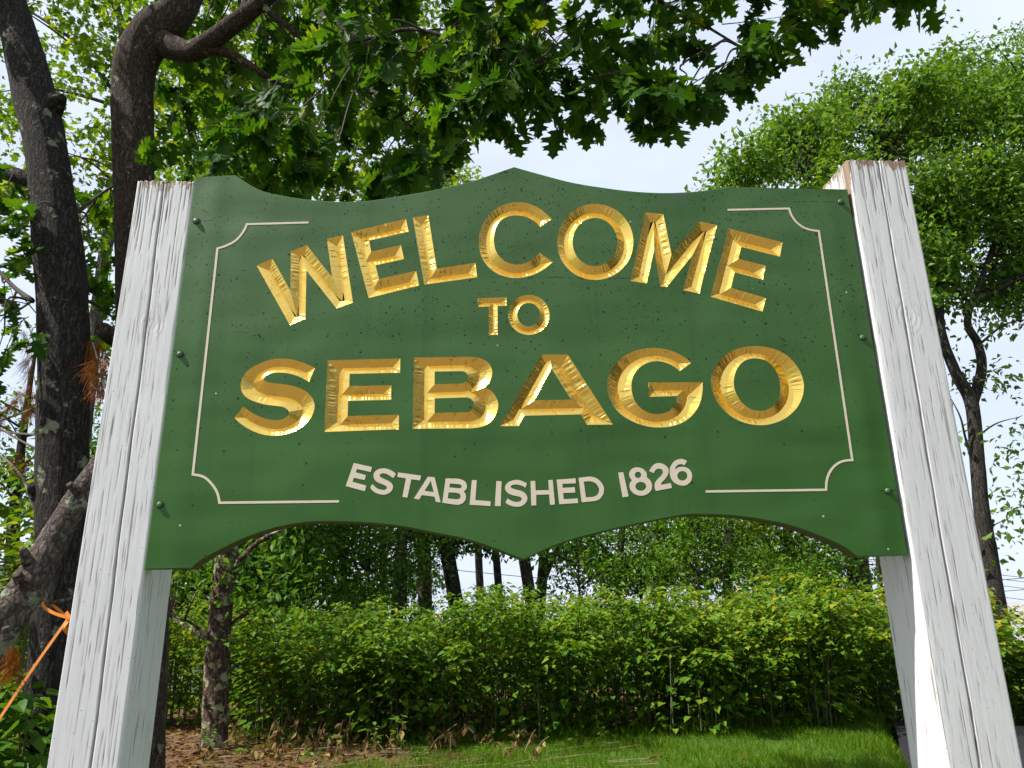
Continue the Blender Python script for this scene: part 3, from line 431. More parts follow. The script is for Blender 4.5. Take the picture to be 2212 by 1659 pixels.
def carve(conts, depth_y, rg, wob=0.00085):
    S = seg_wedges(conts); run = rg.uniform(0, 40)
    A = np.array([s['a'] for s in S]); Bv = np.array([s['b'] for s in S]); Nn = np.array([s['n'] for s in S])
    TA = np.array([s['ba'] for s in S]); TB = np.array([s['bb'] for s in S])
    def D(p, skip):
        """straight-skeleton depth at points p (m,2), leaving out wall `skip`"""
        d = p[:, None, :]-A[None]; dist = (d*Nn[None]).sum(-1)
        sa = TA[None, :, 0]*d[..., 1]-TA[None, :, 1]*d[..., 0]
        e = p[:, None, :]-Bv[None]; sb = TB[None, :, 0]*e[..., 1]-TB[None, :, 1]*e[..., 0]
        ok = (dist > -1e-7) & (sa <= 1e-9) & (sb >= -1e-9)
        dist = np.where(ok, dist, 9.0); dist[:, skip] = 9.0
        return dist.min(1)
    V = []; F = []; nv = 0
    ROWS = np.array([0, 0.12, 0.37, 0.63, 0.88, 1.0])
    for i, s in enumerate(S):
        cols = []                                   # (base point, direction, depth per length)
        m = max(1, int(round(s['L']/0.0016)))
        ss = np.linspace(0, 1, m+1)
        for k, u in enumerate(ss):
            P = s['a']+(s['b']-s['a'])*u; dr = s['n']; g = 1.0
            if k == 0 and (s['ca'] < -1 or abs(s['ca']) < 28): dr = s['ba']; g = float(dr@s['n'])
            if k == m and (s['cb'] < -1 or abs(s['cb']) < 28): dr = s['bb']; g = float(dr@s['n'])
            if k == 0 and s['ca'] < -28:
                for w in (0, 0.25, 0.5, 0.75):
                    d2 = s['ba']*(1-w)+s['n']*w; d2 = d2/np.linalg.norm(d2); cols.append((P, d2, float(d2@s['n'])))
            if k == m and s['cb'] < -28:
                for w in (1.0, 0.75, 0.5, 0.25):
                    d2 = s['bb']*(1-w)+s['n']*w; d2 = d2/np.linalg.norm(d2); cols.append((P, d2, float(d2@s['n'])))
            cols.append((P, dr, g))
        # order the reflex fans so that columns run monotonically along the wall
        if s['ca'] < -28: cols = cols[:4]+cols[4:] if True else cols; del cols[4]
        P0 = np.array([c[0] for c in cols]); DR = np.array([c[1] for c in cols]); GG = np.array([c[2] for c in cols])
        lo = np.zeros(len(cols)); hi = np.zeros(len(cols)); done = np.zeros(len(cols), bool)
        t = 0.0
        while t < 0.2 and not done.all():
            t += 0.0012
            p = P0+DR*t; dd = D(p, i)
            hit = (~done) & (dd < GG*t*(1-2e-3)-2e-6)
            lo[hit] = t-0.0012; hi[hit] = t; done |= hit
        hi[~done] = t; lo[~done] = t-0.0012
        for _ in range(7):
            mid = (lo+hi)/2; dd = D(P0+DR*mid[:, None], i); h = dd < GG*mid*(1-2e-3)-2e-6
            hi = np.where(h, mid, hi); lo = np.where(h, lo, mid)
        tt = (lo+hi)/2
        if s['ca'] > 28: tt[0] = 0
        if s['cb'] > 28: tt[-1] = 0
        # the chisel and the laid leaf leave small cross wrinkles on each wall
        L = np.linspace(0, s['L'], len(cols)); ph = rg.uniform(0, 6.28, 4)
        wr = 0.75*noise1((L+run)/0.0042)+0.55*noise1((L+run)/0.0085+300)+0.5*noise1((L+run)/0.021+900)
        env = np.clip(0.55+0.55*noise1((L+run)/0.045+1700), 0.12, 1.5); run += s['L']
        base = nv
        for rr in ROWS:
            pr = P0+DR*(tt*rr)[:, None]
            dep = GG*tt*rr*SLOPE+wob*wr*env*math.sin(math.pi*min(1, rr*1.02))*np.minimum(1, tt/0.006)
            V.append(np.stack([pr[:, 0], depth_y+dep, pr[:, 1]], 1))
        nc = len(cols)
        for r0 in range(len(ROWS)-1):
            for k in range(nc-1):
                a = base+r0*nc+k
                if tt[k] == 0 and tt[k+1] == 0: continue
                F.append((a, a+nc, a+nc+1, a+1))
        nv += len(ROWS)*nc
    return np.concatenate(V), F

def cdt(conts, keep):
    pts = []; edges = []
    for c in conts:
        n0 = len(pts); n = len(c)
        pts += [Vector((float(x), float(z))) for x, z in c]
        edges += [(n0+i, n0+(i+1) % n) for i in range(n)]
    vs, _, fs, *_ = delaunay_2d_cdt(pts, edges, [], 0, 1e-7)
    vs = np.array([(v.x, v.y) for v in vs]); fs = np.array([tuple(f) for f in fs])
    cen = vs[fs].mean(1); par = np.zeros(len(cen), int)
    for c in conts:
        a = c; b = np.roll(c, -1, 0)
        for s in range(len(a)):
            if a[s, 1] == b[s, 1]: continue
            k = ((a[s, 1] > cen[:, 1]) != (b[s, 1] > cen[:, 1])) & (cen[:, 0] < (b[s, 0]-a[s, 0])*(cen[:, 1]-a[s, 1])/(b[s, 1]-a[s, 1])+a[s, 0])
            par += k
    return vs, fs[(par % 2) == 1]

gold_conts = {k: [c+np.array([0, BZ]) for c in parse(G[k])] for k in GOLD}
YB = 0.0; TH = 0.046
acc = Acc()
allc = [OUT]+[c for k in GOLD for c in gold_conts[k]]
vs, fs = cdt(allc, 1)
tri = [f if np.cross(vs[f[1]]-vs[f[0]], vs[f[2]]-vs[f[0]]) > 0 else f[::-1] for f in fs]
acc.add(np.stack([vs[:, 0], np.full(len(vs), YB), vs[:, 1]], 1), tri, 0)
n = len(OUT); ch = 0.003
# small eased edge, side walls (bare at the underside), back
cen = OUT.mean(0); Tn = np.roll(OUT, -1, 0)-np.roll(OUT, 1, 0); Nn = np.stack([Tn[:, 1], -Tn[:, 0]], 1); Nn /= np.linalg.norm(Nn, axis=1)[:, None]
area = np.sum(OUT[:, 0]*np.roll(OUT[:, 1], -1)-np.roll(OUT[:, 0], -1)*OUT[:, 1])
if area < 0: Nn = -Nn
o2 = OUT+Nn*0.0025
ring = [np.stack([OUT[:, 0], np.full(n, YB), OUT[:, 1]], 1), np.stack([o2[:, 0], np.full(n, YB+ch), o2[:, 1]], 1), np.stack([o2[:, 0], np.full(n, YB+TH), o2[:, 1]], 1)]
base = acc.n
acc.add(np.concatenate(ring), [], 0)
for i in range(n):
    j = (i+1) % n
    under = Nn[i, 1] < -0.3
    acc.f.append((base+i, base+j, base+n+j, base+n+i)); acc.m.append(0)
    acc.f.append((base+n+i, base+n+j, base+2*n+j, base+2*n+i)); acc.m.append(1 if under else 0)
vs2, fs2 = cdt([o2], 1)
acc.add(np.stack([vs2[:, 0], np.full(len(vs2), YB+TH), vs2[:, 1]], 1), [tuple(f) for f in fs2], 0)
board = acc.build('sign_board', [M_board, M_edge], sign)
tag(board, 'dark green carved sign board with scalloped top and bottom')

rg = np.random.default_rng(5)
for k in GOLD:
    a = Acc(); v, f = carve(gold_conts[k], YB, rg); a.add(v, f)
    o = a.build('carved_letter', M_gold, board); tag(o, 'gilded carved letter %s' % k[0])

YP = YB-0.0006
for k in PALE:
    cs = [c+np.array([0, BZ]) for c in parse(G[k])]
    v, f = cdt(cs, 1); a = Acc()
    tri = [q if np.cross(v[q[1]]-v[q[0]], v[q[2]]-v[q[0]]) > 0 else q[::-1] for q in f]
    nn = len(v)
    a.add(np.stack([v[:, 0], np.full(nn, YP), v[:, 1]], 1), tri)
    for c in cs:
        m = len(c); w = np.concatenate([np.stack([c[:, 0], np.full(m, YP), c[:, 1]], 1), np.stack([c[:, 0], np.full(m, YB+0.0003), c[:, 1]], 1)])
        a.add(w, [(i, (i+1) % m, m+(i+1) % m, m+i) for i in range(m)])
    ch_ = {'i11': '1', 'v12': '8', 'z13': '2', 'x14': '6'}.get(k, k[0].upper())
    tag(a.build('painted_letter', M_cream, board), 'cream painted character %s' % ch_)

for k in ('BL', 'BR'):
    P = parse(G[k])[0]+np.array([0, BZ]); w = 0.0031
    T = np.gradient(P, axis=0); T = np.diff(P, axis=0); T /= np.linalg.norm(T, axis=1)[:, None]
    Nl = np.stack([-T[:, 1], T[:, 0]], 1)
    Nv = np.vstack([Nl[:1], Nl[:-1]+Nl[1:], Nl[-1:]]); ln = np.linalg.norm(Nv, axis=1); Nv /= ln[:, None]
    sc = np.concatenate([[1], 2/np.maximum(ln[1:-1]**2, 0.5)*ln[1:-1]/2*1.0, [1]])
    sc = np.concatenate([[1], 1/np.maximum(0.4, (Nv[1:-1]*Nl[1:]).sum(1)), [1]])
    a_ = P+Nv*(w*sc)[:, None]; b_ = P-Nv*(w*sc)[:, None]; m = len(P)
    V = np.concatenate([np.stack([q[:, 0], np.full(m, y), q[:, 1]], 1) for q, y in ((a_, YP), (b_, YP), (a_, YB+.0003), (b_, YB+.0003))])
    F = []
    for i in range(m-1):
        F += [(i, i+1, m+i+1, m+i), (i+1, i, 2*m+i, 2*m+i+1), (m+i, m+i+1, 3*m+i+1, 3*m+i)]
    a = Acc(); a.add(V, F); tag(a.build('border_line', M_cream, board), 'thin cream border line with scooped corners')

for x, z in parse(G['BOLT'])[0]:
    z += BZ; a = Acc(); nr = 20; rr = 0.0082
    an = np.linspace(0, 2*np.pi, nr, endpoint=False); V = []; F = []
    prof = [(1.0, 0.0005), (1.0, -0.0015), (0.9, -0.004), (0.65, -0.0060), (0.3, -0.0070)]
    for r_, y_ in prof: V += [(x+rr*r_*math.cos(t), YB+y_, z+rr*r_*math.sin(t)) for t in an]
    for p in range(len(prof)-1): F += [(p*nr+i, p*nr+(i+1) % nr, (p+1)*nr+(i+1) % nr, (p+1)*nr+i) for i in range(nr)]
    F.append(tuple((len(prof)-1)*nr+i for i in range(nr)))
    a.add(V, F, 0)
    V = [(x+r_*math.cos(t)*1.15+0.0006, YB-0.0006, z+r_*math.sin(t)) for r_ in (rr*0.95, rr*1.22) for t in an]
    a.add(V, [(i, (i+1) % nr, nr+(i+1) % nr, nr+i) for i in range(nr)], 1)
    a.build('bolt', [M_bolt, M_hole], sign)

# -- posts: sawn timber with drying checks cut into the faces
def make_post(x0, x1, y0, y1, top, lean, seed, fine_side, main, knots, label):
    rg = np.random.default_rng(seed); c = 0.005
    per = []                                         # (x, y, nx, ny, face, s)
    def run(xa, ya, xb, yb, step, nx, ny, face):
        L = math.hypot(xb-xa, yb-ya); m = max(2, int(L/step))
        for k in range(m): per.append((xa+(xb-xa)*k/m, ya+(yb-ya)*k/m, nx, ny, face, L*k/m))
    rs, ls = (0.0035, 0.02) if fine_side == 'R' else (0.02, 0.0035)
    run(x0+c, y0, x1-c, y0, 0.0020, 0, -1, 0); per.append((x1-c, y0, 0.7, -0.7, 4, 0)); 
    run(x1, y0+c, x1, y1-c, rs, 1, 0, 1); run(x1-c, y1, x0+c, y1, 0.02, 0, 1, 2); run(x0, y1-c, x0, y0+c, ls, -1, 0, 3)
    per = np.array(per); W = x1-x0; Dp = y1-y0
    zs = np.concatenate([np.arange(-0.25, 1.1, 0.06), np.arange(1.1, top, 0.006), [top]])
    nP = len(per); nZ = len(zs)
    S, Z = np.meshgrid(per[:, 5], zs); Fc = np.broadcast_to(per[:, 4], S.shape)
    dep = np.zeros(S.shape); bare = np.zeros(S.shape)
    fine = 1 if fine_side == 'R' else 3
    cr = []
    for f_, wd, cnt in ((0, W, 190), (fine, Dp, 90)):
        for _ in range(cnt):
            L = rg.exponential(0.09)+0.025; zc = rg.uniform(1.0, top+0.03)
            cr.append((f_, rg.uniform(0, wd), zc-L/2, zc+L/2, rg.normal(0, 0.006), rg.uniform(0.0008, 0.0014), rg.uniform(0.0006, 0.0020)))
        for _ in range(22):                          # short checks that open at the end grain
            L = rg.uniform(0.04, 0.25); cr.append((f_, rg.uniform(0, wd), top-L, top+0.02, rg.normal(0, 0.006), 0.0018, 0.003))
    for f_, s0, za, zb, sl, w, d in cr+[main]:
        k = (Z > za) & (Z < zb) & (Fc == f_)
        if not k.any(): continue
        zz = Z[k]; zm = (za+zb)/2
        sc = s0+sl*(zz-zm)+0.0010*np.sin(zz*7+s0*50)+0.0006*np.sin(zz*23+s0*90)
        u = np.clip(1-np.abs(S[k]-sc)/w, 0, 1)*np.clip(np.minimum(zz-za, zb-zz)/0.02, 0, 1)
        dep[k] = np.maximum(dep[k], d*u*(1.0 if d > 0.005 else 0.42)); bare[k] = np.maximum(bare[k], u*min(1, d/0.0018))
    for f_, ks, kz, kr in knots:
        rr = np.hypot((S-ks), (Z-kz)*0.72)/kr; k = (rr < 1.7) & (Fc == f_)
        dep[k] += (0.00035*np.cos(rr[k]*14)*np.clip(1.7-rr[k], 0, 1))+0.0008*np.clip(1-rr[k], 0, 1)
    ring = 0.0011*np.sin(S*260+3*np.sin(Z*1.3)+seed)*np.sin(Z*3.1+S*35)      # raised grain
    dep += np.where((Fc == 0) | (Fc == fine), ring*0.07, 0)
    peel = np.clip(1-(top-Z)/0.075, 0, 1)*0.62
    if fine_side == 'L':                                # bare, chipped arris at the head of this post
        peel = np.maximum(peel, np.where(Fc == 3, np.clip((S-Dp*0.60)/(Dp*0.3), 0, 1)*np.clip(1-(top-Z-0.10)/0.22, 0, 1)*0.95, 0))
        peel = np.maximum(peel, np.where(Fc == 0, np.clip(1-S/0.012, 0, 1)*np.clip(1-(top-Z)/0.12, 0, 1), 0))
        # waney edge along the inner front corner
        wane = 0.0025*np.clip(1-np.abs(Z-(top-0.55))/0.45, 0, 1)+0.001
        kf = (Fc == 0); dep += np.where(kf, wane*np.clip(1-S/0.022, 0, 1)**1.5, 0)
    top_j = 0.006*rg.normal(0, 1, nP); top_j = np.convolve(np.r_[top_j, top_j, top_j], np.ones(3)/3, 'same')[nP:2*nP]
    X = per[None, :, 0]-dep*per[None, :, 2]+lean*(Z-BZ); Y = per[None, :, 1]-dep*per[None, :, 3]
    Zo = Z.copy(); Zo[-1] += np.where((per[:, 4] == 0) | (per[:, 4] == fine), -np.abs(top_j), 0)
    V = np.stack([X, Y, Zo], -1).reshape(-1, 3)
    i, j = np.meshgrid(np.arange(nZ-1), np.arange(nP), indexing='ij'); j2 = (j+1) % nP
    F = np.stack([i*nP+j, i*nP+j2, (i+1)*nP+j2, (i+1)*nP+j], -1).reshape(-1, 4)
    me = bpy.data.meshes.new('post')
    cv = np.array([[(x0+x1)/2+lean*(top-BZ), (y0+y1)/2, top-0.004]])
    V = np.vstack([V, cv]); ci = len(V)-1
    faces = F.tolist()+[[(nZ-1)*nP+k, (nZ-1)*nP+(k+1) % nP, ci] for k in range(nP)]
    me.from_pydata(V.tolist(), [], faces); me.materials.append(M_post)
    for nm, ar in (('bare', bare), ('peel', peel)):
        at_ = me.attributes.new(nm, 'FLOAT', 'POINT'); at_.data.foreach_set('value', np.r_[ar.reshape(-1), [1.0]].astype(np.float32))
    me.polygons.foreach_set('use_smooth', np.ones(len(faces), bool)); me.update()
    return tag(link('post', me, sign), label)

make_post(-1.176, -1.0075, 0.004, 0.196, BZ+1.118, 0.006, 3, 'R', (0, 0.083, 0.6, 4.0, -0.014, 0.0032, 0.008),
          [(0, 0.098, BZ+0.66, 0.026)], 'white square post nearest the oak trunks, split down its face')
make_post(1.0085, 1.2065, -0.005, 0.165, BZ+1.236, 0.006, 8, 'L', (0, 0.092, 0.6, 4.0, 0.012, 0.0030, 0.007),
          [(0, 0.105, BZ+0.70, 0.034)], 'taller white square post with a peeling bare wood top')
# ------------------------------------------------------------------ ground
def ground_mat():
    m, nt, out = new_mat('ground_soil_and_turf'); q = N(nt)
    v = q.coord(); sep = q.n('ShaderNodeSeparateXYZ'); nt.links.new(v, sep.inputs[0])
    n1 = q.noise(v, 1.1, 5); n2 = q.noise(v, 9, 5); n3 = q.noise(v, 60, 4)
    grass = q.mix(n2, (0.045, 0.10, 0.010), (0.10, 0.16, 0.022))
    litter = q.mix(n3, (0.060, 0.035, 0.020), (0.20, 0.12, 0.065))
    litter = q.mix(n2, litter, (0.13, 0.055, 0.032))
    # bare, littered soil under the oaks and along the thicket
    e = q.math('ADD', q.math('MULTIPLY', q.math('ADD', sep.outputs['X'], 1.3), 0.55), q.math('MULTIPLY', q.math('SUBTRACT', n1, 0.5), 3.0))
    f = q.ramp(e, [(0.0, 1.0), (0.6, 0.0)])
    back = q.ramp(q.math('MULTIPLY', q.math('ADD', q.math('SUBTRACT', sep.outputs['Y'], 8.6), q.math('MULTIPLY', n1, 0.8)), 0.8), [(0.3, 0.0), (0.8, 1.0)])
    front = q.ramp(q.math('MULTIPLY', q.math('ADD', sep.outputs['Y'], 2.5), 0.3), [(0.0, 0.0), (1.0, 1.0)])
    f = q.math('MAXIMUM', q.math('MULTIPLY', f, front), back)
    c = q.mix(f, grass, litter)
    far = q.ramp(q.math('MULTIPLY', q.math('SUBTRACT', sep.outputs['Y'], 12.0), 0.25), [(0.0, 0.0), (1.0, 1.0)])
    c = q.mix(far, c, q.mix(n2, (0.014, 0.030, 0.008), (0.035, 0.060, 0.016)))
    b = q.n('ShaderNodeBsdfPrincipled', Base__Color=c, Roughness=0.95, Normal=q.bump(q.math('ADD', n3, n2), 0.8, 0.03))
    b.inputs['Specular IOR Level'].default_value = 0.15
    nt.links.new(b.outputs[0], out.inputs['Surface']); return m

a = Acc()
gx = np.unique(np.r_[np.linspace(-600, -30, 20), np.linspace(-30, 3, 34), np.linspace(3, 10, 36), np.linspace(10, 45, 36), np.linspace(45, 600, 20)])
gy = np.unique(np.r_[np.linspace(-600, -12, 20), np.linspace(-12, 60, 73), np.linspace(60, 900, 25)])
X, Y = np.meshgrid(gx, gy); V = np.stack([X, Y, gz(X, Y)], -1).reshape(-1, 3); k = len(gx)
a.add(V, [(j*k+i, j*k+i+1, (j+1)*k+i+1, (j+1)*k+i) for j in range(len(gy)-1) for i in range(k-1)])
tag(a.build('ground', ground_mat(), smooth=True), kind='structure')
a = Acc()
xs = np.linspace(-400, 400, 60)
V = np.concatenate([np.stack([xs, np.full(60, y), np.full(60, 0.07)], 1) for y in (-5.5, -13.5)])
a.add(V, [(i+1, i, 60+i, 60+i+1) for i in range(59)])
tag(a.build('road', plain('asphalt', (0.13, 0.128, 0.122), 0.9, var=0.25, scale=40)), kind='structure')
a = Acc(); V = np.concatenate([np.stack([xs, np.full(60, y), np.full(60, 0.075)], 1) for y in (-1.1, -5.7)])
a.add(V, [(i+1, i, 60+i, 60+i+1) for i in range(59)])
tag(a.build('gravel_shoulder', plain('gravel', (0.12, 0.10, 0.075), 0.95, var=0.45, scale=60)), kind='structure')

# ------------------------------------------------------------------ leaves
def leaf_from_outline(half, fold=0.25, curl=0.25):
    """a blade of unit length along +Y from its half outline (t along midrib, half width), folded and curled"""
    pts = [(0, 0)]+half+[(0, 1)] if False else half
    poly = [Vector((0, t0, 0)) for t0 in (0.0,)]+[Vector((w, t, 0)) for t, w in half]+[Vector((0, 1, 0))]
    tri = tessellate_polygon([poly])
    n = len(poly); P = np.array([(p.x, p.y) for p in poly])
    V = [(x, y) for x, y in P]; F = [tuple(t) for t in tri]
    idx = {}; M = list(range(n))
    for i in range(n):
        if P[i, 0] > 1e-6: M[i] = len(V); V.append((-P[i, 0], P[i, 1]))
    F += [tuple(M[i] for i in t)[::-1] for t in F[:len(tri)]]
    V = np.array(V); z = fold*np.abs(V[:, 0])-curl*V[:, 1]**2*0.5
    return np.stack([V[:, 0], V[:, 1], z], 1), F

OAK = leaf_from_outline([(0.08, 0.012), (0.15, 0.03), (0.18, 0.13), (0.26, 0.215), (0.29, 0.16), (0.315, 0.115), (0.37, 0.12), (0.40, 0.20),
                         (0.43, 0.30), (0.49, 0.335), (0.505, 0.275), (0.575, 0.325), (0.56, 0.20), (0.565, 0.135), (0.61, 0.13), (0.645, 0.19), (0.69, 0.285), (0.73, 0.215),
                         (0.79, 0.25), (0.775, 0.15), (0.785, 0.105), (0.83, 0.10), (0.90, 0.14), (0.92, 0.07)], 0.20, 0.45)
OAK = (OAK[0]*np.array([1.28, 1, 1]), OAK[1])
MAPLE = leaf_from_outline([(0.02, 0.05), (0.10, 0.34), (0.25, 0.26), (0.48, 0.52), (0.50, 0.27), (0.60, 0.16), (0.78, 0.20), (0.80, 0.10)], 0.2, 0.3)
HEART = leaf_from_outline([(0.02, 0.13), (0.14, 0.33), (0.34, 0.37), (0.60, 0.25), (0.85, 0.08)], 0.28, 0.30)
OVAL = leaf_from_outline([(0.14, 0.14), (0.42, 0.25), (0.75, 0.15)], 0.3, 0.35)
DIAM = (np.array([(0, 0, 0), (0.27, 0.45, 0.07), (0, 1, -0.14), (-0.27, 0.45, 0.07)], float), [(0, 1, 2), (0, 2, 3)])

def frames(D, U):
    """rotation matrices with +Y along D and +Z near U"""
    y = D/np.linalg.norm(D, axis=1)[:, None]
    z = U-y*(U*y).sum(1)[:, None]; z /= np.linalg.norm(z, axis=1)[:, None]+1e-9
    x = np.cross(y, z); return np.stack([x, y, z], -1)

def scatter(name, tmpl, P, D, U, S, tone, mat, parent=None, smooth=False):
    """one mesh holding a blade at every P: direction D, up U, size S, colour value tone"""
    tv, tf = tmpl; tf = np.array(tf); P = np.asarray(P, float); n = len(P); k = len(tv)
    M = frames(np.asarray(D, float), np.asarray(U, float))
    V = np.einsum('nij,kj->nki', M, tv)*np.asarray(S)[:, None, None]+P[:, None, :]
    if parent is not None: V = V-parent_origin(parent)
    Fv = (tf[None]+(np.arange(n)*k)[:, None, None]).reshape(-1)
    me = bpy.data.meshes.new(name); nf = n*len(tf)
    me.vertices.add(n*k); me.vertices.foreach_set('co', V.reshape(-1).astype(np.float32))
    me.loops.add(nf*3); me.loops.foreach_set('vertex_index', Fv.astype(np.int32))
    me.polygons.add(nf); me.polygons.foreach_set('loop_start', (np.arange(nf)*3).astype(np.int32))
    at_ = me.attributes.new('tone', 'FLOAT', 'FACE')
    at_.data.foreach_set('value', np.repeat(np.clip(tone, 0, 1), len(tf)).astype(np.float32))
    me.materials.append(mat); me.update(calc_edges=True); me.validate()
    return link(name, me, parent)

def leaf_parts(tmpl, P, D, U, S, mat, parent, name='leaf'):
    """single leaves as objects of their own that share one blade"""
    me = bpy.data.meshes.new(name); me.from_pydata([tuple(map(float, v)) for v in tmpl[0]], [], [tuple(f) for f in tmpl[1]]); me.materials.append(mat); me.update()
    M = frames(np.asarray(D, float), np.asarray(U, float)); o0 = parent_origin(parent)
    for p, m, s in zip(P, M, S):
        o = bpy.data.objects.new(name, me); COL.objects.link(o); o.parent = parent
        mm = np.eye(4); mm[:3, :3] = m*s; mm[:3, 3] = np.array(p)-o0; o.matrix_local = Matrix(mm.tolist())

class Leaves:
    def __init__(s): s.q = [[] for _ in range(5)]
    def add(s, p, d, u, sz, t): s.many([p], [d], [u], [sz], [t])
    def many(s, *a):
        for l, x in zip(s.q, a): l.append(np.asarray(x, float))
    def arr(s): return [np.concatenate(l) for l in s.q]

def unit(v): v = np.asarray(v, float); return v/(np.linalg.norm(v)+1e-9)

def spray(twigs, L, a, b, n, size, rg, droop=0.5, r=0.004, tone=(0.2, 0.25), spread=0.9):
    """a leafy twig from a to b"""
    a = np.asarray(a, float); b = np.asarray(b, float)
    mid = (a+b)/2+np.array([0, 0, 0.12*np.linalg.norm(b-a)])+rg.normal(0, 0.03, 3)
    c = crspline([a, mid, b], 7)
    v, f = tube([a, mid, b], [r, r*0.8, r*0.45], 4, 6, cap=False); twigs.add(v, f)
    ax = unit(b-a)
    for i in range(n):
        t = 1.0 if i < n*0.45 else rg.uniform(0.3, 1.0)
        p = c[min(6, int(t*6))]+rg.normal(0, 0.012, 3)
        rad = rg.normal(0, 1, 3); rad -= ax*(rad@ax); rad = unit(rad)
        d = unit(ax*0.7+rad*spread+np.array([0, 0, -droop])*rg.uniform(0.4, 1.5))
        u = unit(np.array([0, 0, 1.0])+rg.normal(0, 0.45, 3))
        L.add(p, d, u, size*rg.uniform(0.7, 1.15), rg.normal(*tone))

# ------------------------------------------------------------------ the oaks beside and over the sign
M_oakbark = bark_mat('oak_bark', (0.012, 0.010, 0.009), (0.085, 0.072, 0.060), lichen=0.45, stretch=0.10, scale=44)
M_oakbark2 = bark_mat('young_oak_bark', (0.024, 0.017, 0.012), (0.14, 0.10, 0.072), lichen=0.28, stretch=0.16, scale=46)
M_twig = plain('twig_bark', (0.055, 0.042, 0.033), 0.9, var=0.3, scale=20)
OAKC = [(0.013, 0.042, 0.006), (0.026, 0.078, 0.009), (0.055, 0.125, 0.012), (0.13, 0.18, 0.018)]
M_oakleaf = leaf_mat('oak_leaf', OAKC, 0.52, 0.5, 0.25); M_oakleaf1 = leaf_mat('oak_leaf_single', OAKC[:3], 0.47, 0.5, 0.25, per='object')

def tree_root(name, x, y, label, group=None, cat='tree'):
    return tag(empty(name, (x, y, float(gz(x, y)))), label, cat, group)

# oak whose limb reaches out over the sign
b0 = at(300, 1659, 3.3)
oakB = tree_root('oak_tree', b0[0], 3.35, 'oak tree behind the left post, crooked limb reaching over the sign')
a = Acc()
trunk = [(b0[0]+0.02, 3.35, -0.15), (b0[0]-0.01, 3.33, 0.5), at(312, 1200, 3.3), at(300, 800, 3.3), at(293, 560, 3.3), at(290, 400, 3.3), at(288, 290, 3.3), at(286, 200, 3.3), at(296, 130, 3.28), at(330, 70, 3.25), at(385, 20, 3.25), at(430, -90, 3.3), at(450, -300, 3.4), at(420, -620, 3.6)]
v, f = tube(trunk, [0.21, 0.17, 0.15, 0.145, 0.14, 0.142, 0.15, 0.155, 0.165, 0.17, 0.14, 0.12, 0.10, 0.06], 28, 120, 0.030, 4); a.add(v, f)
a.build('trunk', M_oakbark2, oakB, smooth=True)
limbs = []
def limb(P, rad, sides=12, n=40, rough=0.03, seed=1, parent=oakB, mat=M_oakbark2, name='limb'):
    a = Acc(); v, f = tube(P, rad, sides, n, rough, seed); a.add(v, f); o = a.build(name, mat, parent, smooth=True)
    limbs.append(crspline(P, 40)); return o
limb([at(352, 95, 3.24), at(410, 112, 3.15), at(455, 88, 3.05), at(510, 48, 2.95), at(560, 8, 2.85), at(640, -60, 2.7), at(800, -130, 2.4), at(1050, -180, 2.05), at(1350, -190, 1.85), at(1700, -160, 1.8), at(1950, -120, 1.9)],
     [0.11, 0.085, 0.075, 0.068, 0.062, 0.058, 0.05, 0.042, 0.033, 0.022, 0.012], 18, 90, 0.035, 7)
limb([at(440, 105, 3.08), at(500, 118, 3.1), at(560, 155, 3.1), at(600, 178, 3.15), at(680, 190, 3.2)], [0.045, 0.036, 0.03, 0.024, 0.008], 10, 26, 0.03, 9)
limb([at(640, -40, 2.7), at(740, 60, 2.5), at(805, 82, 2.3), at(870, 64, 2.2), at(930, 70, 2.1), at(1050, 108, 2.0), at(1150, 140, 1.9)], [0.03, 0.02, 0.017, 0.015, 0.013, 0.008, 0.004], 8, 40, 0.02, 11)
limb([at(1180, -180, 1.95), at(1350, -40, 1.9), at(1480, 30, 1.85), at(1590, 95, 1.8), at(1630, 112, 1.78)], [0.024, 0.017, 0.011, 0.006, 0.003], 8, 30, 0.02, 12)
limb([at(520, 40, 2.95), at(530, -10, 3.0), at(520, -120, 3.1), at(560, -260, 3.2)], [0.035, 0.03, 0.025, 0.015], 8, 24, 0.03, 13)
limb([at(1400, -190, 1.85), at(1560, -60, 1.9), at(1700, -10, 1.95), at(1790, 30, 2.0)], [0.018, 0.012, 0.008, 0.004], 8, 24, 0.02, 14)
limb([at(560, 8, 2.85), at(700, 120, 2.9), at(850, 240, 2.9), at(950, 330, 2.95)], [0.03, 0.02, 0.012, 0.005], 8, 30, 0.03, 15)
# broken stub by the post
limb([at(262, 742, 3.2), at(240, 726, 3.05), at(222, 712, 2.95)], [0.055, 0.062, 0.058], 12, 10, 0.05, 17, name='broken_stub')

